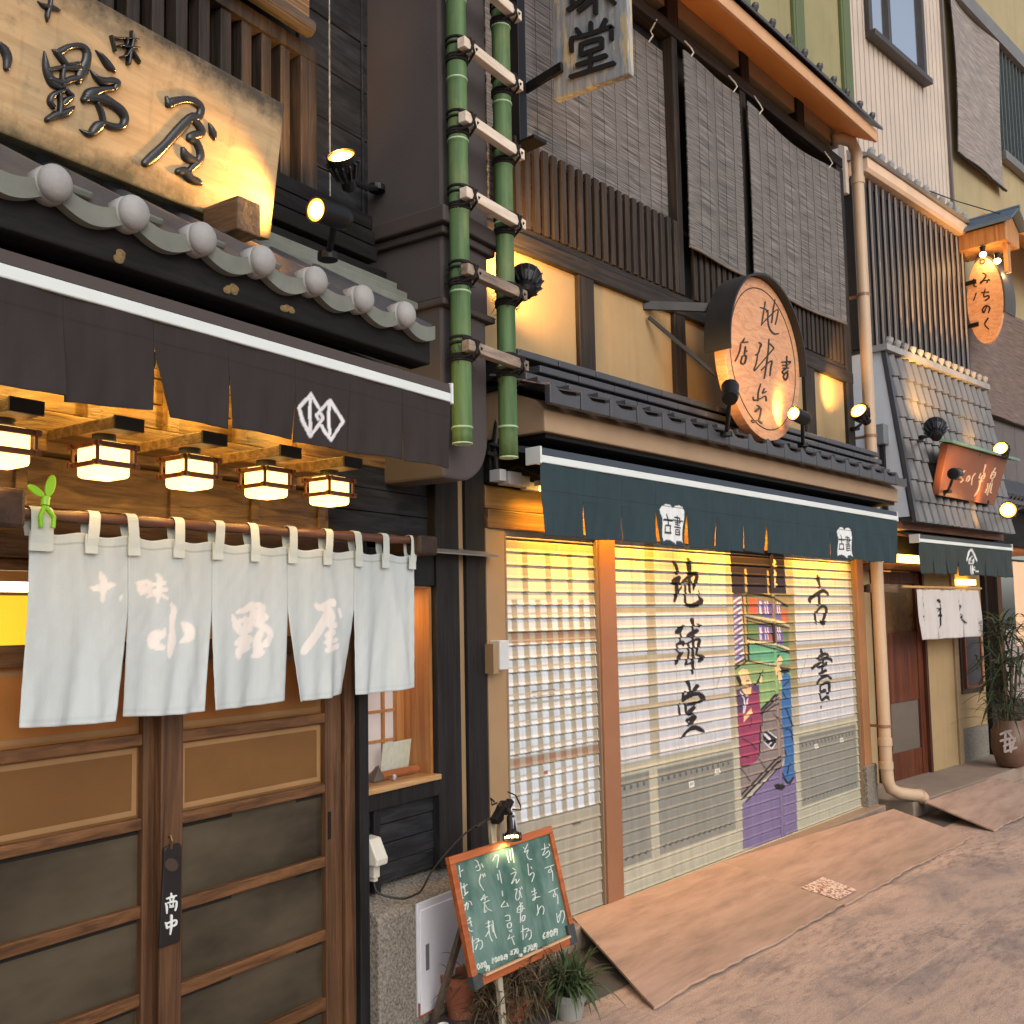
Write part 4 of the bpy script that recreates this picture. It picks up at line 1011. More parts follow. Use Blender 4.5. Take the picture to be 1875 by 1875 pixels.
m.each('lintel', MT['dark_beam'], EB)
m = MB(FT); m.box(2.3, 5, -1.3, -1.25, .1, 2.4).box(2.3, 5, -1.25, -.02, 2.28, 2.3)
m.build('lit_wall', mat('lit_inner_wall', (200, 150, 96), .7), EB)
m = MB(FT); m.box(2.62, 2.74, -.1, .03, .1, 2.3).box(2.36, 5, -.02, .02, 1.05, 1.09).box(2.36, 5, -.05, .0, .1, .62)
m.each('entrance_post', wood('entrance_post', (60, 42, 32), (36, 26, 20), 'z', .6), EB)
point('entrance_lamp', FT, (3.0, -.5, 1.9), 22, (1, .66, .32), .1, EB)
def hang(name, fr, u0, u1, z0, z1, off, material, label, cat, folds=4, group=None, thick=.004):
    P = thing(name, label, cat, fr.W(((u0+u1)/2, off, z0)), group); mb = MB(fr)
    for lo in (0, 1): mb.grid(lambda s, r: (u0+(u1-u0)*s, off-lo*thick+.02*(1-r)*math.sin(s*folds*6.28)+.004*math.sin(s*40), z0+(z1-z0)*r), 36, 12)
    mb.build('cloth', material, P, smooth=True); rd = MB(fr); rd.tube([(u0-.05, off-.005, z1+.012), (u1+.05, off-.005, z1+.012)], .012, 8); rd.build('rod', MT['brown_post'], P); return P
hang('noren_curtain', FT, 2.85, 4.6, 1.22, 2.12, .12, mat('peach_cloth', (238, 196, 158), .8, .06, 3), 'peach lit curtain hanging in the entrance at the right edge', 'noren')
m = MB(FT)
def gb(name, u0, u1, z0, z1, off, label, mt):
    B = thing('reed_blind', label, 'blind', FT.W(((u0+u1)/2, off, z0)), 'blinds on the end building'); mb = MB(FT)
    for lo in (0, 1): mb.grid(lambda s, r: (u0+(u1-u0)*s+.04*(1-r)*math.sin(s*3), off-lo*.01+.03*math.sin(s*4+r*3), z0+(z1-z0)*r), 20, 30)
    mb.build('reed_mat', mt, B); r_ = MB(FT); r_.tube([(u0, off, z0), (u1, off, z0)], .014, 8); r_.build('bottom_rod', MT['brown_post'], B)
gb('reed_blind', 2.17, 3.58, 6.47, 8.27, .05, 'tall pale grey blind high on the end building, beside the ribbed wall', reed('pale_grey_reed', (170, 160, 152), (116, 110, 108), 60))
gb('reed_blind', 2.10, 3.95, 3.70, 4.98, .05, 'brown reed blind low on the end building, behind the oval sign', reed('brown_reed', (136, 116, 104), (84, 70, 64), 120))

# ------------------------------------------------------------------ cloth: awnings and noren
def sheets(name, grids, fr, cv, mt, parent, solid=.002):
    """several grids (U, Z, OFF, UC, ZC) as one cloth mesh"""
    Vs, Fs, Cs, k = [], [], [], 0
    for U, Z, O, UC, ZC in grids:
        H, Wd = U.shape; V = (fr.o+U[..., None]*fr.u+O[..., None]*fr.n+Z[..., None]*np.array([0, 0, 1.])).reshape(-1, 3)-ORG[parent]
        i = np.arange(H*Wd).reshape(H, Wd)+k; Fs.append(np.stack([i[:-1, :-1], i[:-1, 1:], i[1:, 1:], i[1:, :-1]], -1).reshape(-1, 4)); Vs.append(V); Cs.append(cv.at(UC, ZC).reshape(-1, 3)); k += H*Wd
    V = np.vstack(Vs); Fq = np.vstack(Fs); me = bpy.data.meshes.new(name); me.from_pydata(V.tolist(), [], Fq.tolist()); me.shade_smooth()
    at = me.color_attributes.new('Col', 'FLOAT_COLOR', 'POINT'); C4 = np.ones((len(V), 4), np.float32); C4[:, :3] = np.vstack(Cs); at.data.foreach_set('color', C4.ravel())
    o = bpy.data.objects.new(name, me); COL.objects.link(o); me.materials.append(mt); o.parent = parent; ORG[o] = ORG[parent]
    m = o.modifiers.new('thickness', 'SOLIDIFY'); m.thickness = solid; m.offset = 0; return o
def awning(fr, u0, u1, zb, zc0, zc1, off, slits, gaps, cv, label, top_to, res=.006, group='fabric awnings over the shop fronts', seed=1, sheet_mat=None, power=1.25):
    A = thing('awning', label, 'awning', fr.W(((u0+u1)/2, off, zc0)), group); r = np.random.default_rng(seed)
    m = MB(fr); m.box(u0, u1, off-.05, off+.012, zc0, zc1)
    m.build('front_bar', MT['white_al'], A, bevel=.004)
    m = MB(fr)
    for a, b in ((u0-.012, u0), (u1, u1+.012)): m.box(a, b, off-.075, off+.016, zc0-.006, zc1+.038)
    m.each('end_cap', MT['white_al'], A, bevel=.003)
    m = MB(fr); m.prism_u([(off+.010, zc1+.001), (off+.006, zc1+.034), (off-.04, zc1+.04), (top_to[0], top_to[1]+.01), (top_to[0], top_to[1]), (off-.04, zc1+.003)], u0, u1)
    m.build('top_cloth', sheet_mat or MT['sheet'], A)
    zs = slits[0][1]; edges = [u0]+[s[0] for s in slits]+[u1]; G = []
    for k in range(len(edges)-1):
        a, b = edges[k], edges[k+1]; n = max(6, int((b-a)/res)); nv = int((zc0-zb)/res)
        s = np.linspace(0, 1, n)[None, :]; t = np.linspace(0, 1, nv)[:, None]
        Zc = zb+(zc0-zb)*t+0*s; Uc = a+(b-a)*s+0*t
        d = np.clip((zs-Zc)/(zs-zb), 0, 1)**power
        gl = gaps[k-1] if k > 0 else 0
        tw = r.normal(0, .012); sh = r.normal(0, .004)
        U = Uc+d*((1-s)*gl+sh*s*0-.004*s)
        O = off+.004+d*(tw*(s-.5)*2-.018*(1-s)**2*(gl > .012)+.012*np.sin(s*3.14)*r.uniform(-.6, 1))+.006*np.sin(Uc*5+2*seed)*(1-t)+.0035*np.sin(Uc*23+Zc*15)+.002*np.sin(Uc*61-Zc*22)*d
        Z = Zc+d*(r.normal(0, .003)+.006*(s-.5)*r.normal(0, 1))
        G.append((U, Z, O, Uc, Zc))
    sheets('valance', G, fr, cv, MT['cloth_d'], A); return A
# restaurant awning, dark brown, with the woven white crest
cL = Canvas(-2.9, -.93, 2.10, 2.42, .003, (56, 51, 50))
PLA = FL.plane(.554)
cL.strokes(tr([[(660,280),(370,600)],[(370,600),(470,930),(650,1300)],[(650,1300),(985,860)],[(985,860),(925,760)],[(660,280),(860,610)],[(640,400),(625,750),(650,1160)],[(1160,430),(790,800)],[(790,800),(850,890)],[(1160,430),(1490,960)],[(1490,960),(1180,1400)],[(1180,1400),(1050,1240),(940,1050)],[(1150,520),(1120,900),(1150,1250)]], 520, 700, 13.39, 84), PLA, (226, 228, 232))
for z in (2.33, 2.326): cL.rect(-2.9, -.93, z, z+.002, (44, 40, 39))
awning(FL, -2.9, -.955, 2.142, 2.385, 2.418, .55, [(-2.447, 2.325), (-2.199, 2.325), (-1.959, 2.32), (-1.707, 2.32), (-1.475, 2.33), (-1.218, 2.32)], [.003, .062, .026, .014, .004, .02], cL,
       'dark brown awning with white interlocked crest over the restaurant noren', (.06, 2.66), seed=3, res=.0032)
# bookshop awning, dark teal, with two open-book marks
cR = Canvas(3.40, 7.70, 1.94, 2.31, .003, (52, 70, 76))
PRA = FR.plane(.352)
BOOK = [(490,420),(560,310),(700,240),(830,260),(900,310),(950,385),(1050,305),(1180,290),(1280,350),(1340,500),(1365,750),(1340,950),(1310,1250),(1330,1450),(1370,1575),(1280,1520),(1180,1490),(1080,1490),(1010,1510),(1000,1620),(900,1550),(780,1470),(700,1450),(600,1460),(520,1515),(490,1350),(510,1150),(540,900),(550,720),(500,560)]
BT = tr([[(590,780,70),(880,810,75)],[(690,590,40),(730,780,44),(725,950,40)],[(635,975,60),(805,985,60)],[(620,980,36),(610,1220,36)],[(802,985,36),(790,1220,36)],[(605,1210,72),(800,1225,72)],
 [(1000,700,52),(1210,730,52)],[(930,790,62),(1300,830,62)],[(1000,870,46),(1220,890,46)],[(1000,945,40),(1210,962,40)],[(960,1030,56),(1230,1050,56)],[(1110,650,40),(1130,1050,40)],[(1210,720,40),(1220,890,40)],[(1000,1112,46),(1200,1115,46)],[(990,1190,46),(1195,1200,46)],[(985,1280,52),(1190,1290,52)],[(992,1110,40),(985,1290,40)],[(1200,1110,40),(1190,1290,40)]], 1180, 910, 18.75)
b0 = PRA.px(1230, 965); b1 = PRA.px(1546, 997)
for sh in ((0, 0), (b1[0]-b0[0], b1[1]-b0[1])):
    cR.poly([tuple(np.add(PRA.px(1180+x/18.75, 910+y/18.75), sh)) for x, y in BOOK], (232, 236, 238)); cR.strokes(BT, PRA, (24, 34, 40), sh)
cR.rect(3.4, 7.7, 2.175, 2.178, (40, 55, 60))
sx = [PRA.px(x, y)[0] for x, y in ((1070, 960), (1140, 965), (1201, 970), (1257, 975), (1311, 980), (1360, 985), (1403, 988), (1445, 990), (1483, 995), (1520, 998), (1560, 1000), (1587, 1000), (1614, 1005))]
awning(FR, 3.40, 7.66, 1.972, 2.300, 2.335, .35, [(u, 2.15) for u in sx], [.03, .034, .036, .032, .046, .036, .04, .012, .042, .075, .016, .026, .055], cR,
       'dark teal awning with two white open book marks over the shutters', (.05, 2.42), seed=5, power=.7, res=.0042, sheet_mat=mat('teal_awning_top', (58, 68, 80), .8, .1, 4))
# far awning
cT = Canvas(-.1, 2.2, 1.9, 2.25, .004, (60, 70, 70))
PTA = FT.plane(.352)
cT.strokes(tr([[(900,460,24),(955,300,24),(1045,460,24)],[(975,395,14),(950,430,14)],[(940,440,16),(940,500,16),(990,505,16),(992,435,16),(945,435,16)],[(945,470,12),(985,465,12)],[(962,545,16),(955,640,18)],[(985,535,18),(987,665,22),(968,650,14)],[(1010,560,16),(1000,600,14),(1050,635,22)]], 1660, 970, 8.153), PTA, (232, 234, 234))
awning(FT, -.06, 2.14, 1.925, 2.195, 2.225, .35, [(u, 2.08) for u in (.22, .50, .78, 1.10, 1.42, 1.72, 1.95)], [.004, .014, .003, .004, .006, .012, .004], cT, 'small grey green awning with white tree crest at the far restaurant', (.05, 2.34), res=.012, seed=9, sheet_mat=mat('green_awning_top', (66, 74, 76), .8))

# the pale restaurant noren
NP = thing('noren_curtain', 'pale linen noren of five panels with faint white lettering on a dark bamboo rod', 'noren', FL.W((-1.5, .15, 1.335)))
cN = Canvas(-2.35, -.64, 1.30, 1.92, .003, (217, 227, 230))
PN = FL.plane(.155)
NL = tr([[(130,60,20),(150,120,50),(150,180,45),(145,270,18)],[(55,170,12),(110,175,45),(180,155,50),(225,150,18)],[(270,225,20),(265,255,20)],
 [(375,135,15),(400,170,35),(410,215,20)],[(390,145,40),(450,130,35),(490,150,35)],[(400,180,40),(470,180,40)],[(430,205,25),(500,200,25)],[(525,80,25),(545,130,40),(530,200,40),(530,270,20)],[(480,150,30),(570,140,30)],[(480,195,25),(575,185,35)],[(520,205,30),(455,235,20)],[(535,210,30),(585,245,20)],
 [(615,285,25),(630,330,45),(620,420,40),(625,540,55),(610,640,30),(595,560,14)],[(575,450,10),(560,490,50),(510,510,85),(510,560,70),(560,580,40)],[(700,415,30),(735,450,70),(750,500,70),(690,545,20)],
 [(1035,360,12),(1060,420,55),(1100,470,60),(1170,460,40)],[(1065,340,25),(1130,320,45),(1180,290,40),(1180,380,50),(1160,450,50)],[(1090,400,40),(1170,390,40)],[(1120,380,30),(1130,480,40)],[(1070,550,45),(1110,520,50),(1170,510,35)],[(1090,560,50),(1160,540,45),(1180,520,30)],[(1080,640,40),(1090,600,60),(1160,580,40)],[(1210,285,30),(1245,310,55),(1220,340,40)],[(1190,370,40),(1260,370,55),(1220,410,50)],[(1210,420,40),(1270,450,50),(1300,500,40),(1270,560,45)],[(1240,480,40),(1220,540,50),(1230,620,60),(1190,640,20)],
 [(1610,290,30),(1640,310,50),(1720,270,50),(1730,290,30)],[(1630,310,40),(1690,330,50),(1650,420,65),(1580,520,60),(1510,610,50)],[(1690,310,50),(1720,370,50),(1700,420,55)],[(1690,420,40),(1740,430,45)],[(1690,500,55),(1730,480,50)],[(1720,440,30),(1700,560,50)],[(1680,600,40),(1770,575,40)],[(1670,545,30),(1760,530,30)],[(1770,320,25),(1790,370,25)]], 150, 1030, 3.75)
cN.strokes(NL, PN, (255, 252, 250))
cN.rect(-2.35, -.64, 1.352, 1.355, (178, 196, 196)); cN.rect(-2.35, -.64, 1.835, 1.838, (180, 194, 192))
top = [-2.286, -1.985, -1.679, -1.361, -1.030, -.676]; bl = [-2.303, -1.980, -1.677, -1.324, -1.030]; br = [-2.033, -1.715, -1.379, -1.053, -.688]
for k in range(5):
    a, b = top[k], top[k+1]; r = np.random.default_rng(20+k); s = np.linspace(0, 1, 64)[None, :]; t = np.linspace(0, 1, 110)[:, None]
    Zc = 1.337+(1.866-1.337)*t+0*s; Uc = a+(b-a)*s+0*t; zs = 1.66; d = np.clip((zs-Zc)/(zs-1.337), 0, 1); dd = d**1.15
    U = Uc+dd*((1-s)*(bl[k]-a)+s*(br[k]-b))
    amp = .004+.008*(1-t); p1, p2, p3 = r.uniform(0, 6, 3)
    O = .152+.5*amp*np.sin(Uc*31+1.5*t)+.004*np.sin(Uc*63-2*t)*(.3+d)+dd*(r.normal(0, .012)*(s-.5)*2+.012*np.sin(s*7+p1))
    O = O+.007*np.exp(-((s-(.25+.5*r.random())-(.35*(1-t)))/.07)**2)*(1-.5*t)-.008*np.exp(-((s-(.2+.6*r.random())+(.25*(1-t)))/.09)**2)*(1-t*.6)
    nzz = .0005*np.sin(Uc*63+Zc*47+p3)*np.sin(Zc*41-Uc*37+p1)+.0003*np.sin(Uc*120-Zc*83+p2)
    sag = -.010*np.sin(s*3.14*2)**2*(t > .0)*t**6
    Z = Zc+sag+dd*(.008*(s-.5)*r.normal(0, 1)-.004*np.sin(3.14*s))
    sheets('cloth_panel', [(U, Z, O+nzz, Uc, Zc)], FL, cN, MT['cloth_w'], NP, .0018)
m = MB(FL); n_ = 24; m.tube([(-2.36+1.74*i/n_, .15, 1.908+.017*i/n_) for i in range(n_+1)], [.0155+(.0035 if i % 3 == 0 else 0) for i in range(n_+1)], 12)
m.build('rod', mat('dark_bamboo_rod', (98, 66, 50), .35, .3, 10), NP, smooth=True)
for i, u in enumerate((-2.262, -2.113, -1.975, -1.818, -1.670, -1.514, -1.348, -1.179, -1.013, -.866, -.705)):
    m = MB(FL); wd = .0175 if 0 < i else .032; zr = 1.908+.017*(u+2.36)/1.74; lean = .010*math.sin(i*2.1)
    path = [(.166, 1.815), (.171, 1.85), (.172, 1.88)]+[(.15+.021*math.cos(a), zr+.021*math.sin(a)) for a in np.linspace(0, math.pi, 8)]+[(.132, 1.88), (.14, 1.85)]
    P = []; Fc = []
    for o_, z_ in path:
        l = lean*(z_-1.815)/.11; P += [(u-wd+l, o_, z_), (u+wd+l, o_, z_)]
    for j in range(len(path)-1): Fc.append((2*j, 2*j+1, 2*j+3, 2*j+2))
    m.add(P, Fc); m.box(u-wd-.002, u+wd+.002, .164, .168, 1.808, 1.862)
    ob = m.build('hanging_loop', mat('linen_loop', (190, 200, 198), .85, .08, 9) if i == 0 else bpy.data.materials['linen_loop'], NP)
    sdm = ob.modifiers.new('t', 'SOLIDIFY'); sdm.thickness = .0015
m = MB(FL); m.box(-.70, -.58, .0, .20, 1.865, 1.945).box(-2.44, -2.335, .0, .22, 1.86, 1.965)
m.each('rod_bracket', wood('bracket_dark', (64, 42, 32), (36, 26, 22), 'o', .5), RB, bevel=.012)
# far white noren with ink lettering
WN2 = thing('noren_curtain', 'small white noren with black ink lettering at the far restaurant door', 'noren', FT.W((.7, .25, 1.36)))
cW = Canvas(.0, 1.9, 1.33, 1.83, .004, (226, 222, 220)); PW = FT.plane(.255)
cW.strokes(tr([[(465,1055,40),(480,1080,40)],[(485,1105,12),(492,1165,16)],[(450,1182,14),(530,1168,20),(515,1205,12)],[(465,1215,14),(495,1150,14)],[(470,1285,30),(530,1270,40)],[(490,1180,18),(495,1350,26),(500,1420,20),(484,1470,8)],[(245,1010,16),(255,1030,16)],[(262,1050,16),(272,1075,16)],[(258,1085,14),(276,1120,14),(296,1110,14),(268,1172,12)],[(260,1302,18),(304,1288,20)],[(280,1262,12),(280,1352,12)],[(800,1060,22),(806,1095,14)],[(800,1142,14),(832,1130,16),(824,1205,14)],[(820,1282,16),(850,1270,16),(860,1340,16),(886,1392,26)],[(845,1292,14),(820,1402,14)],[(1018,1335,30),(1042,1360,38),(1018,1395,30)]], 1660, 970, 8.153), PW, (30, 28, 30))
G = []; cuts = [.095, .46, 1.10, 1.50]; cb = [.10, .47, 1.12, 1.62]
for k in range(3):
    a, b = cuts[k], cuts[k+1]; s = np.linspace(0, 1, 40)[None, :]; t = np.linspace(0, 1, 40)[:, None]; Uc = a+(b-a)*s+0*t; Zc = 1.355+.44*t+0*s; d = np.clip((1.52-Zc)/.17, 0, 1)
    U = Uc+(1-t)*((1-s)*(cb[k]-a)+s*(cb[k+1]-b))+d*(.006*(1-s)-.010*s)
    O = .25+.024*(1-.6*t)*np.sin(Uc*15+1)+.010*np.sin(Uc*34+2*t)+d*.02*(s-.5)*(1 if k % 2 else -1); G.append((U, Zc+0*U, O, Uc, Zc))
sheets('cloth', G, FT, cW, MT['cloth_w'], WN2)
m = MB(FT); m.tube([(-.2, .25, 1.815), (1.56, .25, 1.815)], .011, 8); m.build('rod', mat('pale_rod', (190, 150, 96), .5), WN2)
m = MB(FT)
for k in range(11):
    u = .12+k*.135; m.tube([(u, .255, 1.79), (u+.02, .262, 1.805), (u+.03, .25, 1.83), (u+.02, .238, 1.81), (u, .25, 1.79)], .003, 5)
m.each('hanging_ring', mat('rope_ring', (196, 150, 110), .7), WN2)
# door plate and ornament
HP = thing('hanging_plate', 'small black hanging plate with white characters on the door stile', 'door sign', FL.W((-1.735, .03, .61)))
m = MB(FL); m.prism([(-1.772, .612), (-1.704, .612), (-1.697, .62), (-1.694, .905), (-1.703, .917), (-1.748, .917), (-1.76, .907), (-1.776, .62)], .024, .032)
m.build('plate', mat('black_lacquer', (26, 26, 28), .35, .2, 6), HP, bevel=.003)
PP = FL.plane(.0325); m = MB()
brush(m, tr([[(370,905,30),(375,950,30)],[(300,985,25),(370,960,34),(450,935,20)],[(350,990,22),(360,1030,25)],[(410,970,22),(395,1010,22)],[(285,1060,25),(300,1130,34),(300,1210,20)],[(310,1050,20),(400,1030,30),(450,1030,28),(445,1110,30),(430,1165,24)],[(345,1070,18),(350,1110,16)],[(400,1060,18),(390,1090,16)],[(345,1120,16),(395,1110,16),(395,1090,16),(345,1100,14)],[(280,1360,24),(300,1440,34)],[(290,1375,24),(370,1340,26),(440,1320,28),(430,1390,30),(310,1430,24)],[(370,1245,34),(368,1400,36),(350,1540,18)]], 270, 1530, 8.52), PP, .001, lift=.0002)
m.build('lettering', mat('white_letter', (214, 220, 220), .6, .1), HP)
m = MB(); brush(m, tr([[(370,450,200),(380,460,200)]], 270, 1530, 8.52), PP, .0006); m.build('disc_mark', mat('faded_mark', (66, 50, 42), .6), HP)
m = MB(FL); m.tube([(-1.735, .031, .905), (-1.735, .036, .93), (-1.736, .03, .945), (-1.737, .022, .94)], .004, 8); m.build('hook', mat('brass_hook', (120, 100, 70), .4, .2, 9, .8), HP)
OR = thing('clip_ornament', 'bright green leaf shaped peg clipped on the left end of the noren rod', 'ornament', FL.W((-2.255, .18, 1.87)))
m = MB(FL)
def leaf_poly(c, w, h, a): return [(c[0]+w*math.cos(t)*math.cos(a)-h*math.sin(t)*math.sin(a), c[1]+w*math.cos(t)*math.sin(a)+h*math.sin(t)*math.cos(a)) for t in np.linspace(0, 6.283, 14)[:-1]]
m.prism(leaf_poly((-2.247, 1.985), .014, .032, -.25), .176, .183); m.prism(leaf_poly((-2.288, 1.968), .011, .026, 1.05), .176, .183)
m.tube([(-2.258, .179, 1.955), (-2.262, .18, 1.93)], .012, 8); m.tube([(-2.262, .18, 1.93), (-2.275, .182, 1.90), (-2.272, .182, 1.87)], .007, 7); m.tube([(-2.262, .18, 1.93), (-2.238, .184, 1.90), (-2.24, .184, 1.87)], .007, 7)
m.build('clip', mat('green_plastic', (120, 190, 30), .3, .1, 5), OR, bevel=.002)

# ------------------------------------------------------------------ signboards
def sign_mat():
    mm, n, p = nodes('weathered_signboard'); tc = n.nodes.new('ShaderNodeTexCoord'); sp = n.nodes.new('ShaderNodeSeparateXYZ'); n.links.new(tc.outputs['Object'], sp.inputs[0])
    a = noise(n, mapping(n, (4, 4, 30), 0), 1, 7, .6); st = noise(n, mapping(n, (34, 34, 3)), 1, 6, .6); b = noise(n, mapping(n, 9), 1, 8, .7)
    c = ramp(n, a, [(.3, lin((160, 134, 98))), (.6, lin((186, 160, 122)))]); c = mix(n, ramp(n, st, [(.55, 0.), (.8, .55)]), c, lin((128, 112, 84)))
    def edge(lo, hi):
        k = n.nodes.new('ShaderNodeMapRange'); k.inputs[1].default_value = lo; k.inputs[2].default_value = hi; n.links.new(sp.outputs[2], k.inputs[0])
        q = n.nodes.new('ShaderNodeMath'); q.operation = 'ADD'; n.links.new(k.outputs[0], q.inputs[0]); n.links.new(b, q.inputs[1]); return ramp(n, q.outputs[0], [(.6, 0.), (1.45, .95)])
    c = mix(n, edge(.33, .55), c, lin((58, 52, 44))); c = mix(n, edge(.09, -.08), c, lin((74, 70, 48)))
    setc(n, p, c); bump(n, p, a, .3, .006); p.inputs['Roughness'].default_value = .75; return mm
SB = thing('signboard', 'long weathered cream signboard with raised black brush characters on the pent roof', 'signboard', FL.W((-2.3, .30, 2.852)))
d_ = np.array([0, .07, .44]); d_ /= np.linalg.norm(d_); bv = FL.n*d_[1]+np.array([0, 0, d_[2]])
PS = Plane(FL.W((0, .30, 2.852)), FL.u, bv, np.cross(FL.u, bv)); L_ = .447
m = MB(); bk = -PS.n*.05
V = [PS.w(a, b)+(bk if k else 0) for k in (0, 1) for a, b in ((-3.2, 0), (-1.573, 0), (-1.573, L_), (-3.2, L_))]
m.raw(V, [(0, 1, 2, 3), (7, 6, 5, 4), (0, 4, 5, 1), (1, 5, 6, 2), (2, 6, 7, 3), (3, 7, 4, 0)]); m.build('board', sign_mat(), SB, bevel=.006)
m = MB(); PSl = Plane(PS.o+PS.n*.001, PS.a, PS.b, PS.n); fat = lambda S, k: [[(x, y, w_*k) for x, y, w_ in st] for st in S]
S1 = tr([[(-10,420,40),(40,480,70),(70,560,70),(60,650,50)],[(360,15,10),(420,60,40),(490,75,45),(560,100,20)],[(480,0,30),(470,60,35),(450,140,40),(445,205,15)],
 [(420,490,10),(430,600,45),(450,700,60),(500,790,70),(560,830,50)],[(500,475,15),(560,500,60),(650,450,50),(760,440,50),(820,490,60),(820,580,70),(780,680,90),(740,770,60)],[(530,500,40),(590,570,50),(640,620,40),(740,610,40)],[(460,670,40),(560,650,40),(640,650,50),(740,650,60)],[(600,640,40),(590,740,40),(600,830,40)],[(480,760,50),(580,790,60),(680,760,60),(740,750,60)],[(610,840,25),(650,890,40),(680,920,35),(630,960,60),(590,1000,50)],[(590,870,40),(500,910,50),(470,970,40),(500,1020,40)],[(450,1140,50),(530,1100,70),(620,1080,70),(700,1020,20)],[(560,900,30),(570,1000,40),(560,1090,40)],
 [(910,480,8),(980,560,45),(1040,640,55),(1090,690,15)],[(860,670,10),(910,740,40),(980,780,70),(1060,780,70),(1105,800,70),(1080,850,40)],[(1060,850,50),(960,860,60),(860,900,100),(800,950,60)],[(830,930,80),(950,940,90),(1060,990,70),(1150,1060,70),(1185,1140,60),(1150,1210,60),(1060,1210,60),(980,1180,50),(930,1210,90),(850,1280,60),(760,1235,10)],[(920,990,30),(960,1080,40),(980,1170,40)],
 [(1050,345,15),(1070,420,20),(1085,490,15)],[(1060,360,25),(1130,370,22),(1190,370,20),(1190,430,20),(1120,440,18)],[(1245,300,15),(1250,400,30),(1230,500,35),(1215,610,30)],[(1200,370,20),(1290,380,20)],[(1180,450,25),(1300,460,22)],[(1230,470,25),(1190,530,22),(1140,545,10)],[(1240,480,25),(1290,560,28),(1320,610,10)]], 0, 0, 5.208)
S2 = tr([[(190,760,20),(210,820,50),(230,800,60),(320,780,50),(400,790,50),(455,840,45),(440,910,50),(380,920,60),(280,1020,65),(180,1130,60),(90,1220,70),(30,1270,60)],[(390,930,40),(440,980,45),(460,1040,50),(400,1060,60),(370,1080,50),(420,1110,45),(455,1200,45),(440,1260,50),(390,1310,45),(370,1330,40)],[(315,1160,25),(340,1220,60),(390,1250,50),(430,1270,40)],[(285,1340,50),(330,1340,60),(370,1390,55),(430,1420,50),(460,1440,20)],[(520,960,8),(550,1040,45),(560,1090,15)]], 260, 0, 4.261)
brush(m, fat(S1, 1.3), PSl, puff=.010, lift=.0003); brush(m, fat(S2, 1.3), PSl, puff=.011, lift=.0003)
m.build('lettering', mat('glossy_black_letter', (34, 35, 38), .27, .15, 9, 0, .12, .6), SB, smooth=True)
# vertical plank sign square to the bookshop front
def plank_mat():
    mm, n, p = nodes('flaking_plank'); a = noise(n, mapping(n, (30, 30, 2.5)), 1, 7, .65); b = noise(n, mapping(n, (14, 14, 3)), 1, 7, .7)
    c = ramp(n, a, [(.35, lin((112, 118, 126))), (.65, lin((158, 162, 166)))]); c = mix(n, ramp(n, b, [(.56, 0.), (.60, .85)]), c, lin((190, 172, 132)))
    setc(n, p, c); bump(n, p, b, .5, .005); p.inputs['Roughness'].default_value = .7; return mm
VS = thing('signboard', 'hanging grey flaking plank sign with black characters, square to the bookshop front', 'signboard', FR.W((3.75, .4, 4.15)))
m = MB(FR); m.prism_u([(.20, 4.185), (.655, 4.145), (.655, 6.0), (.20, 6.0)], 3.75, 3.795)
m.build('board', plank_mat(), VS, bevel=.006)
PV = FR.side(3.749); m = MB()
brush(m, tr([[(915,425),(975,505)],[(1115,335),(1115,450)],[(1325,290),(1270,400)],[(840,730),(840,570),(900,545),(1100,490),(1390,390),(1412,410),(1410,560)],[(975,790),(975,650)],[(975,645),(1100,600),(1270,555)],[(1272,560),(1275,680)],[(975,790),(1100,745),(1275,682)],[(1110,750),(1115,990)],[(930,935),(1330,800)],[(835,1105),(1445,910)],[(800,150),(900,80),(1000,0),(1060,-60)],[(950,160),(1100,40),(1180,-30)],[(1185,190),(1185,-300)],[(1350,-40),(1450,40)],[(860,-300),(860,60)],[(780,-120),(960,-180)],[(780,-300),(980,-360)],[(1040,-160),(1440,-290)]], 940, 0, 7.8125, 62), PV, .007, lift=.0004)
m.build('lettering', MT['blackm'], VS, bevel=.0)
m = MB(FR); m.box(3.66, 3.72, -.02, .05, 3.98, 6.0).box(3.64, 3.74, -.02, .16, 3.965, 3.985).bar((3.735, .03, 4.30), (3.735, .27, 4.325), .02, .05).bar((3.735, .03, 5.5), (3.735, .27, 5.5), .02, .05)
m.each('bracket', MT['black'], VS, bevel=.003)
# round bookshop sign
RS = thing('signboard', 'round wooden sign with engraved black characters and black hood on the bookshop roof', 'signboard', FR.W((5.53, .38, 2.65)))
OC = (5.452, 3.14); RAD = .495
EX = .965                                                  # a slightly upright oval
m = MB(FR); m.prism([(OC[0]+EX*RAD*math.cos(a), OC[1]+RAD*math.sin(a)) for a in np.linspace(0, 2*math.pi, 73)[:-1]], .355, .423)
def disc_mat():
    mm, n, p = nodes('sign_cedar'); a = noise(n, mapping(n, (3.2, 3, 9)), 1, 5, .6, 2.); b = noise(n, mapping(n, (6, 30, 60)), 1, 3, .6)
    c = ramp(n, a, [(.35, lin((196, 142, 104))), (.52, lin((214, 164, 124))), (.56, lin((188, 134, 98))), (.7, lin((214, 164, 126)))]); c = mix(n, ramp(n, b, [(.4, .25), (.7, 0.)]), c, lin((150, 104, 74)))
    setc(n, p, c); p.inputs['Roughness'].default_value = .5; return mm
m.build('disc', disc_mat(), RS, bevel=.003)
m = MB(FR); n_ = 48; V = []; Fc = []
for i in range(n_+1):
    a = -.05+(math.pi+.12)*i/n_
    for r_, o_ in ((RAD+.003, .30), (RAD+.016, .30), (RAD+.016, .470), (RAD+.003, .470)): V.append(FR.W((OC[0]+EX*r_*math.cos(a), o_, OC[1]+r_*math.sin(a))))
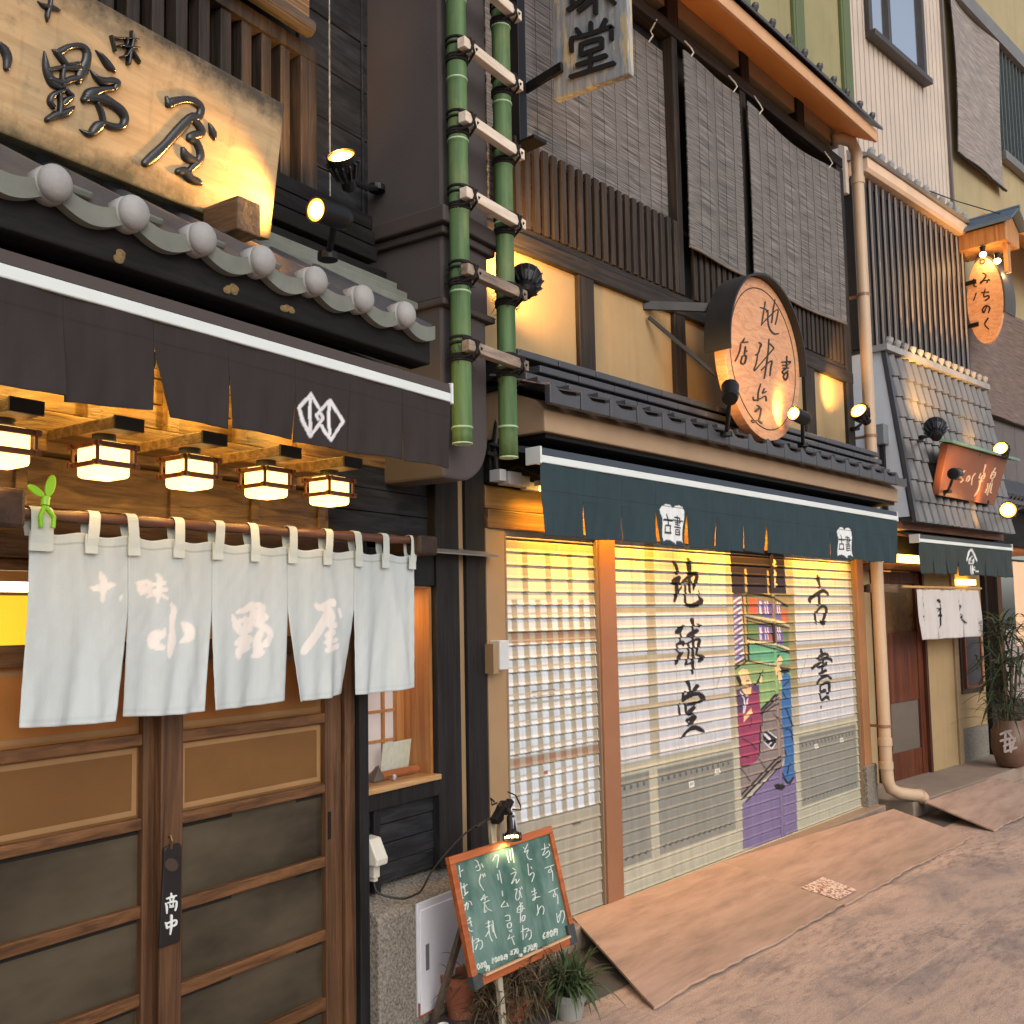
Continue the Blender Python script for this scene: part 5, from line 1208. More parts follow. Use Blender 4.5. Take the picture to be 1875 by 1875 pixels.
for i in range(n_):
    for j in range(4): Fc.append((i*4+j, i*4+(j+1) % 4, (i+1)*4+(j+1) % 4, (i+1)*4+j))
Fc += [(0, 1, 2, 3), (n_*4+3, n_*4+2, n_*4+1, n_*4)]
m.raw(V, Fc); m.build('hood', mat('black_hood', (30, 33, 36), .45, .2, 5), RS)
POv = FR.plane(.4235); m = MB()
brush(m, tr([[(650,310,14),(625,470,14),(610,560,12)],[(600,370,12),(660,390,14),(665,420,10)],[(610,555,10),(660,500,12),(720,440,12),(785,390,12),(780,460,14),(760,550,14)],[(755,285,10),(735,400,16),(720,530,14)],[(680,400,12),(680,520,14),(700,600,16),(740,650,18),(790,650,14)],
 [(580,745,12),(610,765,14),(600,800,10)],[(600,770,12),(580,850,14),(550,880,16)],[(570,870,12),(555,960,12),(530,1050,14),(620,950,10),(740,810,14)],[(690,710,12),(680,850,14),(660,1000,16),(640,1130,14)],[(650,1000,12),(610,1040,14)],[(660,980,10),(720,940,14),(710,1010,16),(700,1100,12)],[(700,760,12),(740,800,12)],
 [(600,1190,10),(575,1280,14),(570,1370,14)],[(640,1240,12),(620,1290,12),(660,1270,12)],[(520,1330,12),(530,1365,14),(600,1345,12),(650,1320,12),(660,1370,16)],[(560,1420,8),(590,1440,14),(540,1480,14)],[(545,1490,10),(600,1450,12),(600,1500,12),(580,1580,16)],[(505,1580,14),(520,1600,16),(570,1580,16),(610,1610,18)],
 [(425,700,10),(405,740,14)],[(390,745,10),(460,740,14)],[(385,760,10),(370,850,12),(325,945,10)],[(435,790,10),(425,870,12)],[(430,830,10),(450,840,10)],[(405,890,12),(440,890,14),(425,970,14),(385,965,12),(400,895,12)],
 [(880,890,8),(875,1020,12)],[(825,955,10),(915,950,12),(905,970,10)],[(835,990,10),(890,985,10)],[(840,1020,10),(900,1020,10)],[(875,1020,10),(830,1060,10),(850,1080,12),(890,1050,10)],[(840,1110,10),(880,1060,10),(885,1110,12),(865,1150,12),(840,1120,10)]], 1290, 500, 5.86), POv, .0012, lift=.0002)
m.build('lettering', mat('engraved_ink', (40, 32, 28), .5), RS)
m = MB(FR); pts = [(OC[0]+EX*.43*math.cos(a), .424, OC[1]+.43*math.sin(a)) for a in np.linspace(0, 2*math.pi, 73)]; m.tube(pts, .0032, 5); m.build('ring_line', bpy.data.materials['engraved_ink'], RS)
m = MB(FR); m.bar((4.80, .0, 3.42), (5.12, .33, 3.40), .025, .05).bar((4.82, .02, 3.35), (5.05, .33, 2.98), .02, .02).bar((5.5, .0, 3.45), (5.5, .33, 3.45), .025, .05).bar((5.35, .2, 2.75), (5.35, .36, 2.75), .03, .03)
m.each('bracket', MT['black'], RS)
# oval sign square to the far front, under its own little roof
OS = thing('signboard', 'oval wooden sign under a small blue gabled roof, square to the far restaurant', 'signboard', FT.W((2.0, .3, 4.32)))
oc, oz = .288, 4.765
m = MB(FT); el = [(oc+.178*math.cos(a), oz+.45*math.sin(a)) for a in np.linspace(0, 2*math.pi, 49)[:-1]]
m.prism_u(el, 2.0, 2.05)
m.build('board', disc_mat(), OS, bevel=.004)
m = MB(FT); V = []; Fc = []; n_ = 30
for i in range(n_+1):
    a = -.35+(math.pi*.75)*i/n_
    for e_, u_ in ((.004, 2.004), (.02, 2.004), (.02, 2.30), (.004, 2.30)): V.append(FT.W((u_, oc+(.178+e_)*math.cos(a), oz+(.45+e_)*math.sin(a))))
for i in range(n_):
    for j in range(4): Fc.append((i*4+j, i*4+(j+1) % 4, (i+1)*4+(j+1) % 4, (i+1)*4+j))
m.raw(V, Fc); m.build('hood', mat('grey_hood', (70, 66, 62), .5), OS)
PO2 = FT.side(1.9985); m = MB()
brush(m, tr([[(800,805,14),(842,830,18),(790,912,18),(770,930,16),(792,900,12),(885,888,18)],[(872,878,14),(850,920,16)],[(785,1042,14),(872,1035,16)],[(830,1000,14),(812,1090,16),(868,1080,18),(874,1110,20),(830,1142,14)],[(850,1212,14),(812,1290,22),(798,1250,18),(840,1205,18),(886,1230,22),(870,1290,16)],[(866,1358,20),(825,1430,18),(872,1490,16)],[(688,880,14),(700,900,14)],[(712,900,12),(690,960,14),(722,970,14)],[(720,1050,14),(690,1140,12)],[(770,645,14),(818,640,14),(814,682,14),(772,686,14),(770,648,14)]], 1680, 380, 6.697), PO2, .002, lift=.0002)
m.build('lettering', bpy.data.materials['engraved_ink'], OS)
m = MB(FT)
for a, b in (((1.84, 5.475), (2.08, 5.64)), ((2.32, 5.475), (2.08, 5.64))):
    P = [(a[0], a[1]), (b[0], b[1]), (b[0], b[1]+.025), (a[0], a[1]+.025)]; m.prism(P, -.05, .64)
m.tube([(2.08, -.06, 5.665), (2.08, .65, 5.665)], .022, 8)
for k in range(5): m.bar((1.84+.05*k, .645, 5.49+.0344*k), (1.84+.05*k, -.05, 5.49+.0344*k), .008, .035)
m.build('roof', mat('blue_grey_roof', (92, 112, 132), .5, .15), OS)
m = MB(FT); m.prism([(1.88, 5.30), (2.28, 5.30), (2.28, 5.47), (2.08, 5.60), (1.88, 5.47)], .03, .56); m.box(1.98, 2.06, .5, .54, 5.0, 5.3)
m.build('roof_frame', MT['orange_wood'], OS)
m = MB(FT)
for z in (5.0-.03, 4.52): m.bar((1.985, -.05, z), (1.985, .22, z+.01), .02, .04)
m.bar((2.1, .50, 5.3), (2.1, .50, 4.95), .04, .03)
m.each('bracket', MT['black'], OS)
# reddish tilted board on the tiled slope
d2 = np.array([0, .11, .44]); d2 /= np.linalg.norm(d2); bv2 = FT.n*d2[1]+np.array([0, 0, d2[2]])
PQ = Plane(FT.W((0, .45, 2.60)), FT.u, bv2, np.cross(FT.u, bv2))
QS = thing('signboard', 'tilted reddish brown board with pale brush characters on the steep tiled slope', 'signboard', FT.W((.9, .45, 2.6)))
m = MB(); bk = -PQ.n*.07; V = [PQ.w(a, b)+(bk if k else 0) for k in (0, 1) for a, b in ((.17, 0), (1.47, 0), (1.57, .455), (.17, .455))]
m.raw(V, [(0, 1, 2, 3), (7, 6, 5, 4), (0, 4, 5, 1), (1, 5, 6, 2), (2, 6, 7, 3), (3, 7, 4, 0)]); m.build('board', mat('lacquered_board', (128, 80, 60), .35, .15, 3), QS, bevel=.006)
m = MB(); V = [PQ.w(a, b, h) for h in (-.09, .05) for a, b in ((.12, .462), (1.75, .462), (1.75, .485), (.12, .485))]
m.raw(V, [(0, 1, 2, 3), (7, 6, 5, 4), (0, 4, 5, 1), (1, 5, 6, 2), (2, 6, 7, 3), (3, 7, 4, 0)]); m.build('copper_cap', mat('verdigris_copper', (120, 156, 142), .6, .25, 6), QS)
m = MB(); PQl = Plane(PQ.o+PQ.n*.001, PQ.a, PQ.b, PQ.n)
brush(m, tr([[(610,940),(580,1050),(560,1110)],[(575,1010),(605,1060)],[(655,985),(720,955)],[(705,960),(660,1080),(690,1110),(645,1155)],[(770,1055),(735,1140),(790,1040),(802,1090),(768,1140)],[(900,1000),(848,1075),(832,1195)],[(1072,855,26),(1062,905,26)],[(1055,915),(1038,1000),(1062,1000)],[(990,1000),(958,1090),(1060,1020),(1030,1092),(970,1080)],[(1012,1040),(990,1120),(965,1165)],[(955,1130),(1022,1130)],[(985,1140),(948,1280),(882,1390)],[(1242,910),(1200,980)],[(1188,980),(1158,1090),(1220,1062),(1242,980),(1185,1000)],[(1178,1030),(1222,1020)],[(1190,1110),(1178,1150)],[(1112,1180),(1100,1250),(1070,1330)],[(1152,1170),(1120,1290),(1098,1372)],[(1185,1175),(1150,1320),(1172,1332)]], 1690, 760, 9.373, 17), PQl, .0012, lift=.0002)
m.build('lettering', mat('pale_letter', (226, 190, 160), .5), QS)
m = MB(FT); m.bar((.2, .2, 2.7), (.3, .46, 2.62), .03, .03).bar((1.3, .2, 2.7), (1.3, .46, 2.62), .03, .03); m.each('bracket', MT['black'], QS)

# ------------------------------------------------------------------ lamps
def spotlamp(fr, lens, aim, label, e, kind='can', size=.047, length=.15, base=None, cone=75, group='spotlights on brackets', c=(1, .50, .13), laim=None):
    """housing, glowing lens, fins or collar, jointed arm; the light itself is a real spot in front of the lens"""
    P0 = np.array(lens, float); d = np.array(aim, float)-P0; d /= np.linalg.norm(d); back = P0-d*length
    S_ = thing('spotlight', label, 'spotlight', fr.W(base if base is not None else back), group)
    m = MB(fr)
    if kind == 'can':
        m.lathe([(size*.2, -length), (size*.86, -length+.004), (size, -length*.8), (size, -.01), (size*1.04, 0), (size*.93, .001), (size*.90, -.02), (size*.2, -.022)], P0, d, 28)
    else:
        m.lathe([(size*.25, -length), (size*.5, -length+.01), (size*.52, -length*.55), (size*.95, -length*.32), (size*1.05, -.012), (size*1.05, .004), (size*.95, .005), (size*.86, -.03), (size*.2, -.034)], P0, d, 28)
    m.build('housing', MT['black'], S_, smooth=False)
    if kind != 'can':
        m = MB(fr); ref = np.array([0, 0, 1.]); a_ = np.cross(d, ref); a_ /= np.linalg.norm(a_); b_ = np.cross(a_, d)
        for k in range(14):
            t = 2*math.pi*k/14; rr = a_*math.cos(t)+b_*math.sin(t); m.bar(P0-d*length*.62+rr*size*.62, P0-d*.02+rr*size*1.08, .006, .016, up=d)
        m.build('fin', mat('lamp_fin', (70, 72, 76), .35, .2, 8, .5) if 'lamp_fin' not in bpy.data.materials else bpy.data.materials['lamp_fin'], S_)
    m = MB(fr); m.lathe([(size*.70, -.003), (size*.5, .003), (size*.3, .006), (.001, .007)], P0, d, 28)
    m.build('lens', MT['lamp_on'], S_, smooth=True)
    m = MB(fr); m.lathe([(size*.70, -.006), (size*.70, -.003), (size*.89, -.001), (size*.89, -.008)], P0, d, 28); m.build('reflector', MT['lamp_in'], S_)
    if base is not None:
        b = np.array(base, float); mid = back+d*length*.35; m = MB(fr)
        m.tube([mid, (mid+b)/2+np.array([0, 0, -.01]), b], .012, 8); m.ball(mid, .022); m.lathe([(.035, -.012), (.035, .012)], b, (0, 0, 1), 18)
        m.build('arm', MT['black'], S_)
    l = bpy.data.lights.new('spot_light', 'SPOT'); l.energy = e; l.spot_size = rad(cone); l.spot_blend = .7; l.shadow_soft_size = size*.7; l.color = c
    o = bpy.data.objects.new('spot_light', l); COL.objects.link(o); o.parent = S_; o.location = fr.W(P0+d*.012)-ORG[S_]
    wd = fr.W(P0+d)-fr.W(P0) if laim is None else fr.W(laim)-fr.W(P0); o.rotation_euler = Vector(wd).to_track_quat('-Z', 'Y').to_euler()
    return S_
def at(fr, x, y, off): u, z = fr.px(x, y, off); return (u, off, z)
spotlamp(FL, at(FL, 578, 384, .46), at(FL, 470, 350, .47), 'black can spotlight low beside the end of the cream signboard, lens glowing', 30, 'can', .040, .15, at(FL, 600, 470, .34), 100, laim=at(FL, 490, 372, .37))
spotlamp(FL, at(FL, 625, 286, .34), at(FL, 600, 190, .40), 'black flared spotlight tipped up at the lattice window beside the dark column', 45, 'par', .052, .13, at(FL, 690, 345, -.02), 80, laim=at(FL, 556, 200, .0))
spotlamp(FR, at(FR, 962, 512, .26), at(FR, 960, 452, .02), 'black finned spotlight by the bamboo ladder, shining back on beige plaster', 85, 'par', .075, .17, at(FR, 935, 556, .20), 130, laim=at(FR, 962, 462, .0))
spotlamp(FR, at(FR, 1337, 709, .58), at(FR, 1338, 650, .42), 'black can spotlight at lower left of the round sign, seen from behind', 16, 'can', .046, .15, at(FR, 1330, 795, .46), 95, laim=at(FR, 1338, 690, .42))
spotlamp(FR, at(FR, 1453, 757, .53), at(FR, 1405, 735, .50), 'black can spotlight at lower right of the round sign, lens towards the viewer', 20, 'can', .043, .15, at(FR, 1470, 815, .34), 110, laim=at(FR, 1432, 752, .42))
spotlamp(FR, at(FR, 1572, 752, .30), at(FR, 1525, 690, .26), 'flared spotlight in front of the beige downpipe, lighting a plaster panel', 140, 'par', .065, .15, at(FR, 1566, 785, .06), 60, laim=at(FR, 1528, 705, .0))
spotlamp(FT, at(FT, 1712, 781, .62), at(FT, 1700, 690, .30), 'black finned spotlight standing in front of the steep tiles, left of the reddish board', 220, 'par', .085, .19, at(FT, 1690, 800, .36), 60)
spotlamp(FT, at(FT, 1752, 868, .72), at(FT, 1800, 872, .50), 'small can spotlight overlapping the left edge of the reddish board', 26, 'can', .050, .17, at(FT, 1735, 900, .50), 90)
spotlamp(FT, at(FT, 1832, 821, .60), at(FT, 1800, 770, .62), 'flared spotlight above the right end of the reddish board', 60, 'par', .07, .15, at(FT, 1815, 836, .45), 110, laim=at(FT, 1785, 770, .33))
spotlamp(FT, at(FT, 1846, 934, .72), at(FT, 1800, 922, .88), 'glaring spotlight low to the right of the reddish board', 45, 'par', .075, .16, at(FT, 1868, 930, .40), 110, laim=at(FT, 1812, 918, .47))
for x, y, lb in ((1800, 466, 'small bare bulb under the blue roof, nearer the oval sign face'), (1826, 478, 'small bare bulb under the blue roof, behind the oval sign')):
    p = at(FT, x, y, .34 if x == 1800 else .5); B = thing('bulb', lb, 'bulb', FT.W(p), 'bulbs under the little roof')
    m = MB(FT); m.ball(p, (.034, .034, .028)); m.build('globe', MT['lamp_on'], B); m = MB(FT); m.lathe([(.02, .02), (.024, .05), (.03, .08)], p, (0, 0, 1), 14); m.build('socket', MT['black'], B)
    point('bulb_light', FT, (1.90 if x == 1800 else 2.1, p[1], p[2]-.05), 3 if x == 1800 else 2, (1, .62, .25), .03, B)
# hidden lamps behind the awnings
for u, lb in ((-2.165, 'small lamp shining through the wide slit of the brown awning'), (-1.915, 'small lamp shining through the narrow slit of the brown awning'), (-1.62, 'small lamp behind the white crest of the brown awning'), (-1.2, 'small lamp behind the right end of the brown awning'), (-2.6, 'small lamp behind the left end of the brown awning')):
    B = thing('soffit_lamp', lb, 'lamp', FL.W((u, .14, 2.40)), 'lamps behind the brown awning')
    m = MB(FL); m.lathe([(.012, 0), (.030, -.01), (.034, -.05), (.03, -.052)], (u, .14, 2.44), (0, .3, 1), 16); m.build('shade', MT['black'], B)
    m = MB(FL); m.ball((u, .125, 2.378), .019, 12, 8); m.build('bulb', MT['lamp_on'], B)
    m = MB(FL); m.tube([(u, .14, 2.44), (u, .1, 2.5), (u, .0, 2.5)], .006, 6); m.build('arm', MT['black'], B)
    point('bulb_light', FL, (u, .13, 2.34), 4.2, (1, .60, .13), .02, B)
for u0, u1, lb in ((3.62, 4.9, 'strip lamp behind the left half of the teal awning'), (5.1, 6.3, 'strip lamp behind the middle of the teal awning'), (6.5, 7.5, 'strip lamp behind the right end of the teal awning')):
    m = MB(FR); m.box(u0, u1, .13, .17, 2.235, 2.26); B = m.build('strip_lamp', MT['white_pl']); tag(B, lb, 'lamp', 'strip lamps behind the teal awning')
    m = MB(FR); m.tube([(u0+.02, .15, 2.222), (u1-.02, .15, 2.222)], .012, 8); m.build('tube', MT['tube_on'], B)
    area('tube_light', FR, ((u0+u1)/2, .15, 2.205), ((u0+u1)/2, .0, 1.93), u1-u0, .03, 9.5*(u1-u0), (1, .47, .045), B, 115)
# square paper lanterns under the lamp beam
def lantern(first=None):
    Lt = thing('wall_lantern', '', 'lantern', FL.W((-1.835, .0, 2.0))); h = .052; c = (-1.835, .235)
    m = MB(FL); m.box(c[0]-.045, c[0]+.045, .03, .345, 2.135, 2.170); m.build('bracket', MT['cedar'], Lt, bevel=.004)
    m = MB(FL); m.box(c[0]-.0455, c[0]+.0455, .345, .352, 2.134, 2.171); m.build('end_plate', MT['blackm'], Lt)
    m = MB(FL); m.lathe([(.032, 0), (.032, .018)], (c[0], c[1], 2.117), (0, 0, 1), 20); m.build('ceiling_rose', MT['blackm'], Lt)
    m = MB(FL); m.box(c[0]-h, c[0]+h, c[1]-h, c[1]+h, 2.012, 2.112); m.build('paper_shade', MT['paper_on'], Lt, bevel=.012)
    m = MB(FL); e = h+.006; x = .014
    for z in (2.092, 2.040):
        for s in (-1, 1):
            m.box(c[0]-e-x, c[0]+e+x, c[1]+s*e-.005, c[1]+s*e+.005, z, z+.015); m.box(c[0]+s*e-.005, c[0]+s*e+.005, c[1]-e-x, c[1]-e-.006, z+.001, z+.014); m.box(c[0]+s*e-.005, c[0]+s*e+.005, c[1]-e+.006, c[1]+e-.006, z+.001, z+.014); m.box(c[0]+s*e-.005, c[0]+s*e+.005, c[1]+e+.006, c[1]+e+x, z+.001, z+.014)
    for a in (-1, 1):
        for b in (-1, 1): m.box(c[0]+a*e-.004, c[0]+a*e+.004, c[1]+b*e-.004, c[1]+b*e+.004, 2.055, 2.092)
    m.build('wooden_frame', wood('lantern_frame', (116, 66, 34), (78, 42, 22), 'u', .4), Lt, bevel=.001)
    point('lantern_light', FL, (c[0], c[1], 1.985), .5, (1, .60, .22), .05, Lt)
    return Lt
LT0 = lantern(); lus = (-1.835, -2.415, -2.124, -1.531, -1.240)
lbl = ('third wall lantern from the left under the brown awning, over the second noren panel', 'leftmost wall lantern, cut by the left edge of the photo', 'second wall lantern from the left, showing two lit sides', 'fourth wall lantern from the left under the white crest', 'rightmost wall lantern, nearest the dark side boards')
for u, lb in zip(lus, lbl):
    o = LT0 if u == -1.835 else copy_tree(LT0); o.location = FL.W((u, 0, 2.0)); o['label'] = lb; o['group'] = 'paper lanterns under the lamp beam'
    if abs(u+2.124) < .01 or abs(u+2.415) < .01: pass

# ------------------------------------------------------------------ bamboo ladder
BL = thing('bamboo_ladder', 'green bamboo ladder with pale wooden rungs tied to the dark column', 'ladder', FL.W((-.48, .37, 2.25)))
for u, ph in ((-.626, .0), (-.300, .11)):
    m = MB(FL); zs = [2.30 if u < -.5 else 2.285]; nodes_ = []; z = zs[0]+.06+ph*.6
    while z < 6.2: nodes_.append(z); z += .30+.05*math.sin(z*7+u)
    pts, rr = [(u, .365, zs[0])], [.041]
    for zn in nodes_:
        for dz, r_ in ((-.02, .0405), (-.006, .0415), (0, .0440), (.006, .0415), (.02, .0405)): pts.append((u, .365, zn+dz)); rr.append(r_)
    pts.append((u, .365, 6.3)); rr.append(.04)
    pole = m.build('pole', MT['bamboo'], BL) if False else None
    m.tube(pts, rr, 20); pole = m.build('pole', MT['bamboo'], BL, smooth=True)
    m = MB(FL)
    for zn in nodes_: m.lathe([(.0425, -.004), (.0446, -.001), (.0446, .002), (.042, .005)], (u, .365, zn+.004), (0, 0, 1), 20)
    m.lathe([(.036, -.002), (.0415, -.001), (.0415, .004)], (u, .365, zs[0]), (0, 0, 1), 20)
    m.each('node_ring', MT['bamboo_node'], pole)
for y in (-62, 75, 210, 348, 488, 628):
    _, z = FL.px(845, y, .43)
    old = y > 400
    m = MB(FL); m.box(-.675, -.245, .405, .443, z-.022, z+.022)
    rg = m.build('rung', MT['pale_wood'] if not old else wood('weathered_rung', (176, 158, 140), (112, 98, 88), 'u', .7, -aL, .8) if 'weathered_rung' not in bpy.data.materials else bpy.data.materials['weathered_rung'], BL, bevel=.003)
    for u in (-.626, -.300):
        m = MB(FL)
        for k in range(5): m.lathe([(.0425, -.006), (.048, -.003), (.048, .003), (.0425, .006)], (u, .365, z-.045+.0105*k*(2.2 if k > 2 else 1)), (0, 0, 1), 16)
        for s in (-1, 1): m.tube([(u-.034*s, .40, z-.04), (u-.012*s, .447, z-.024), (u+.012*s, .447, z+.024), (u+.034*s, .40, z+.04)], .0055, 6)
        m.tube([(u+.034, .40, z-.04), (u+.03, .447, z), (u+.034, .40, z+.04)], .005, 6)
        if old:
            for k in range(60):
                a = rng.uniform(0, 6.28); zz_ = z-.02+rng.normal(0, .03); p0 = np.array([u+.045*math.cos(a), .365+.045*math.sin(a), zz_]); m.tube([p0, p0+np.array([math.cos(a)*.02, math.sin(a)*.02, rng.normal(0, .02)])], [.002, .0006], 3)
        m.build('rope_binding', MT['rope'], BL)

# ------------------------------------------------------------------ chalkboard on its easel
TLc, TRc, BRc, BLc = (np.array(p) for p in ((2.744, 2.785, .696), (3.384, 2.799, .709), (3.395, 2.684, .240), (2.756, 2.670, .228)))
ea = (TRc-TLc)/np.linalg.norm(TRc-TLc); eb = (TLc-BLc)/np.linalg.norm(TLc-BLc); en = np.cross(ea, eb); BW, BH = .640, .482
PB = Plane(BLc, ea, eb, en)
EZ = thing('chalkboard_easel', 'green chalkboard menu in orange wood frame on a pale easel', 'chalkboard', (3.07, 2.73, 0))
def pbox(mb, a0, a1, b0, b1, h0, h1):
    V = [PB.w(a, b, h) for h in (h0, h1) for b in (b0, b1) for a in (a0, a1)]; mb.raw(V, [(0, 1, 3, 2), (4, 6, 7, 5), (0, 4, 5, 1), (2, 3, 7, 6), (0, 2, 6, 4), (1, 5, 7, 3)])
def slate():
    mm, n, p = nodes('chalky_slate'); a = noise(n, mapping(n, (9, 9, 2.5), .1), 1, 6, .6); b = noise(n, mapping(n, (22, 22, 8)), 1, 6, .65)
    c = ramp(n, a, [(.42, lin((50, 88, 78))), (.72, lin((112, 140, 134)))]); c = mix(n, ramp(n, b, [(.4, 0.), (.8, .35)]), c, lin((130, 150, 144))); setc(n, p, c); p.inputs['Roughness'].default_value = .6; return mm
m = MB(); pbox(m, .02, BW-.02, .02, BH-.02, -.012, -.004); bd = m.build('slate', slate(), EZ)
m = MB(); fw = .030
for a in ((0, BW, BH-fw, BH), (0, BW, 0, fw), (0, fw, fw, BH-fw), (BW-fw*.8, BW, fw, BH-fw)): pbox(m, *a, -.016, .008)
m.build('frame', wood('easel_frame', (184, 104, 58), (142, 72, 36), 'u', .4, 0, .8), EZ, bevel=.003)
m = MB()
for a in ((-.002, .05, -.002, .045), (BW-.045, BW+.002, -.002, .075)): pbox(m, *a, -.017, .0095)
m.each('worn_corner', mat('worn_dark_corner', (58, 62, 64), .6, .5, 40), EZ)
m = MB(); pbox(m, .06, BW-.05, fw, fw+.008, .004, .022); m.build('chalk_ledge', wood('ledge_wood', (220, 186, 150), (180, 140, 104), 'u', .5), EZ)
def digits(x, y, t, sz=1.):
    D = {'0': [[(8,0),(0,22),(8,44),(16,22),(8,0)]], '1': [[(8,0),(6,46)]], '8': [[(14,4),(2,12),(14,30),(4,42),(0,30),(14,12),(10,2)]], '7': [[(0,4),(18,2),(6,46)]], '6': [[(12,0),(0,26),(6,44),(14,32),(3,26)]], 'Y': [[(0,46),(2,4)],[(2,4),(22,2),(20,44)],[(3,22),(21,20)],[(12,4),(12,22)]]}
    out = []
    for i, ch in enumerate(t):
        for st in D[ch]: out.append([(x+(px_+i*24)*sz, y+(py_-i*8)*sz) for px_, py_ in st])
    return out
CH = [[(1065,325),(1140,300)],[(1095,265),(1100,330),(1075,385),(1100,375),(1140,340),(1150,380),(1110,415)],[(1140,265),(1155,285)],[(1100,525),(1195,490)],[(1160,500),(1170,560),(1140,570),(1150,540),(1180,560),(1185,660)],[(1140,785),(1235,740)],[(1200,760),(1215,820),(1190,830),(1200,800),(1235,820),(1240,910)],[(1225,1010),(1240,1110),(1260,1060),(1270,980)],[(1235,1060),(1290,980),(1310,1040),(1290,1115)],
 [(865,300),(885,320)],[(915,265),(880,355),(920,330),(905,380),(925,425),(960,430)],[(950,510),(960,530)],[(915,480),(930,600),(960,575),(985,590),(960,670)],[(955,780),(1000,760)],[(965,815),(1010,790)],[(985,740),(995,850),(970,870),(985,845),(1045,830)],[(1020,920),(1030,1010)],[(1015,1030),(1040,960),(1070,930),(1090,970),(1080,1020)],
 [(685,345),(715,465)],[(722,330),(735,440)],[(745,310),(768,465)],[(755,525),(780,545)],[(735,590),(790,570),(740,695),(785,640),(795,690),(825,645)],[(775,760),(800,750),(785,830),(800,870),(830,830),(825,760),(850,840)],[(830,735),(840,755)],[(847,725),(857,745)],[(830,890),(840,915)],[(800,960),(860,895)],[(810,950),(800,1000)],[(830,940),(860,930),(850,990),(815,1000)],[(820,970),(880,955)],[(840,930),(835,1110)],[(860,1040),(885,1035),(875,1085),(850,1090),(860,1040)],[(840,1210),(880,1180)],[(860,1140),(865,1290)],[(890,1180),(920,1170),(915,1200)],[(900,1210),(945,1190),(950,1260),(930,1290)],[(905,1230),(890,1270)],
 [(570,380),(535,450)],[(560,395),(600,390),(585,520)],[(590,590),(600,650)],[(608,550),(635,690)],[(640,770),(645,825)],[(665,880),(630,940),(705,930)],[(690,900),(705,935)],[(670,1040),(715,1030),(720,1085),(680,1090)],[(695,1125),(700,1165),(735,1155),(730,1110),(695,1125)],[(715,1195),(725,1205)],[(740,1185),(735,1210)],[(720,1240),(700,1290)],[(705,1285),(765,1255)],[(740,1265),(770,1345)],
 [(345,440),(375,455),(385,500)],[(395,490),(400,540),(365,555)],[(355,520),(365,500)],[(415,480),(435,515)],[(410,590),(395,680),(440,765)],[(430,590),(440,620)],[(447,585),(456,610)],[(440,820),(415,870)],[(410,865),(480,830)],[(450,810),(455,870)],[(440,900),(500,870)],[(450,890),(450,1000),(470,980)],[(460,920),(480,960),(525,985)],[(465,1120),(510,1100)],[(490,1090),(500,1230),(530,1310)],[(470,1160),(510,1140)],[(495,1200),(460,1260)],[(535,1090),(550,1200),(575,1275)],[(525,1130),(540,1210)],
 [(175,500),(190,620)],[(150,600),(165,610)],[(200,560),(215,545)],[(160,760),(220,720)],[(190,680),(210,860)],[(225,690),(240,800)],[(215,740),(260,700)],[(230,820),(270,780)],[(200,860),(220,840)],[(225,930),(270,900),(265,970)],[(255,890),(235,980)],[(280,880),(300,890),(310,920)],[(260,1090),(300,1060)],[(265,1120),(310,1100)],[(280,1050),(310,1150)],[(270,1170),(290,1200),(320,1200)],[(290,1330),(340,1300)],[(315,1260),(325,1430)],[(350,1290),(380,1280),(380,1310)],[(350,1330),(410,1300),(425,1360),(400,1400)],[(370,1340),(350,1400)]]
CH += digits(1075, 1215, '680Y', 1.6)+digits(870, 1370, '870Y', 1.45)+digits(725, 1405, '870', 1.3)+digits(820, 1445, 'Y', 1.2)+digits(525, 1490, '1080', 1.3)+digits(660, 1450, 'Y', 1.2)+digits(330, 1560, '1080', 1.5)+digits(465, 1570, 'Y', 1.3)
m = MB(); PBl = Plane(PB.o-en*.0035, ea, eb, en); brush(m, tr(CH, 810, 1500, 5.86, 7.5), PBl, .0004, lift=.00004)
m.build('chalk_writing', mat('chalk', (206, 214, 208), .9, .3, 60), EZ)
LW = wood('pale_leg', (176, 168, 148), (132, 124, 106), 'z', .6); LD = wood('grey_leg', (112, 98, 86), (76, 66, 58), 'z', .6)
m = MB()
def pxb(x, y, h): a, b = Plane(PB.o+en*h, ea, eb, en).px(x, y); return PB.w(a, b, h)
def leg(p, q, mt_, wd=.026):
    m = MB(); m.bar(p, q, wd, .02, up=(0, -1, .1)); return m.build('leg', mt_, EZ, bevel=.003)
def toground(p, q): p = np.array(p); q = np.array(q); t = p[2]/(p[2]-q[2]); return p+(q-p)*t
leg(pxb(911, 1770, -.03), toground(pxb(911, 1770, -.03), pxb(921, 1875, -.03)), LW)
leg(pxb(988, 1755, -.03), toground(pxb(988, 1755, -.03), pxb(1037, 1872, -.03)), LW)
leg(pxb(852, 1680, -.03), (2.85, 2.985, .0), LD, .03)
leg(pxb(915, 1700, -.03), pxb(899, 1500, -.03), LW, .028); leg(pxb(918, 1700, -.034), pxb(917, 1505, -.034), LW, .028)
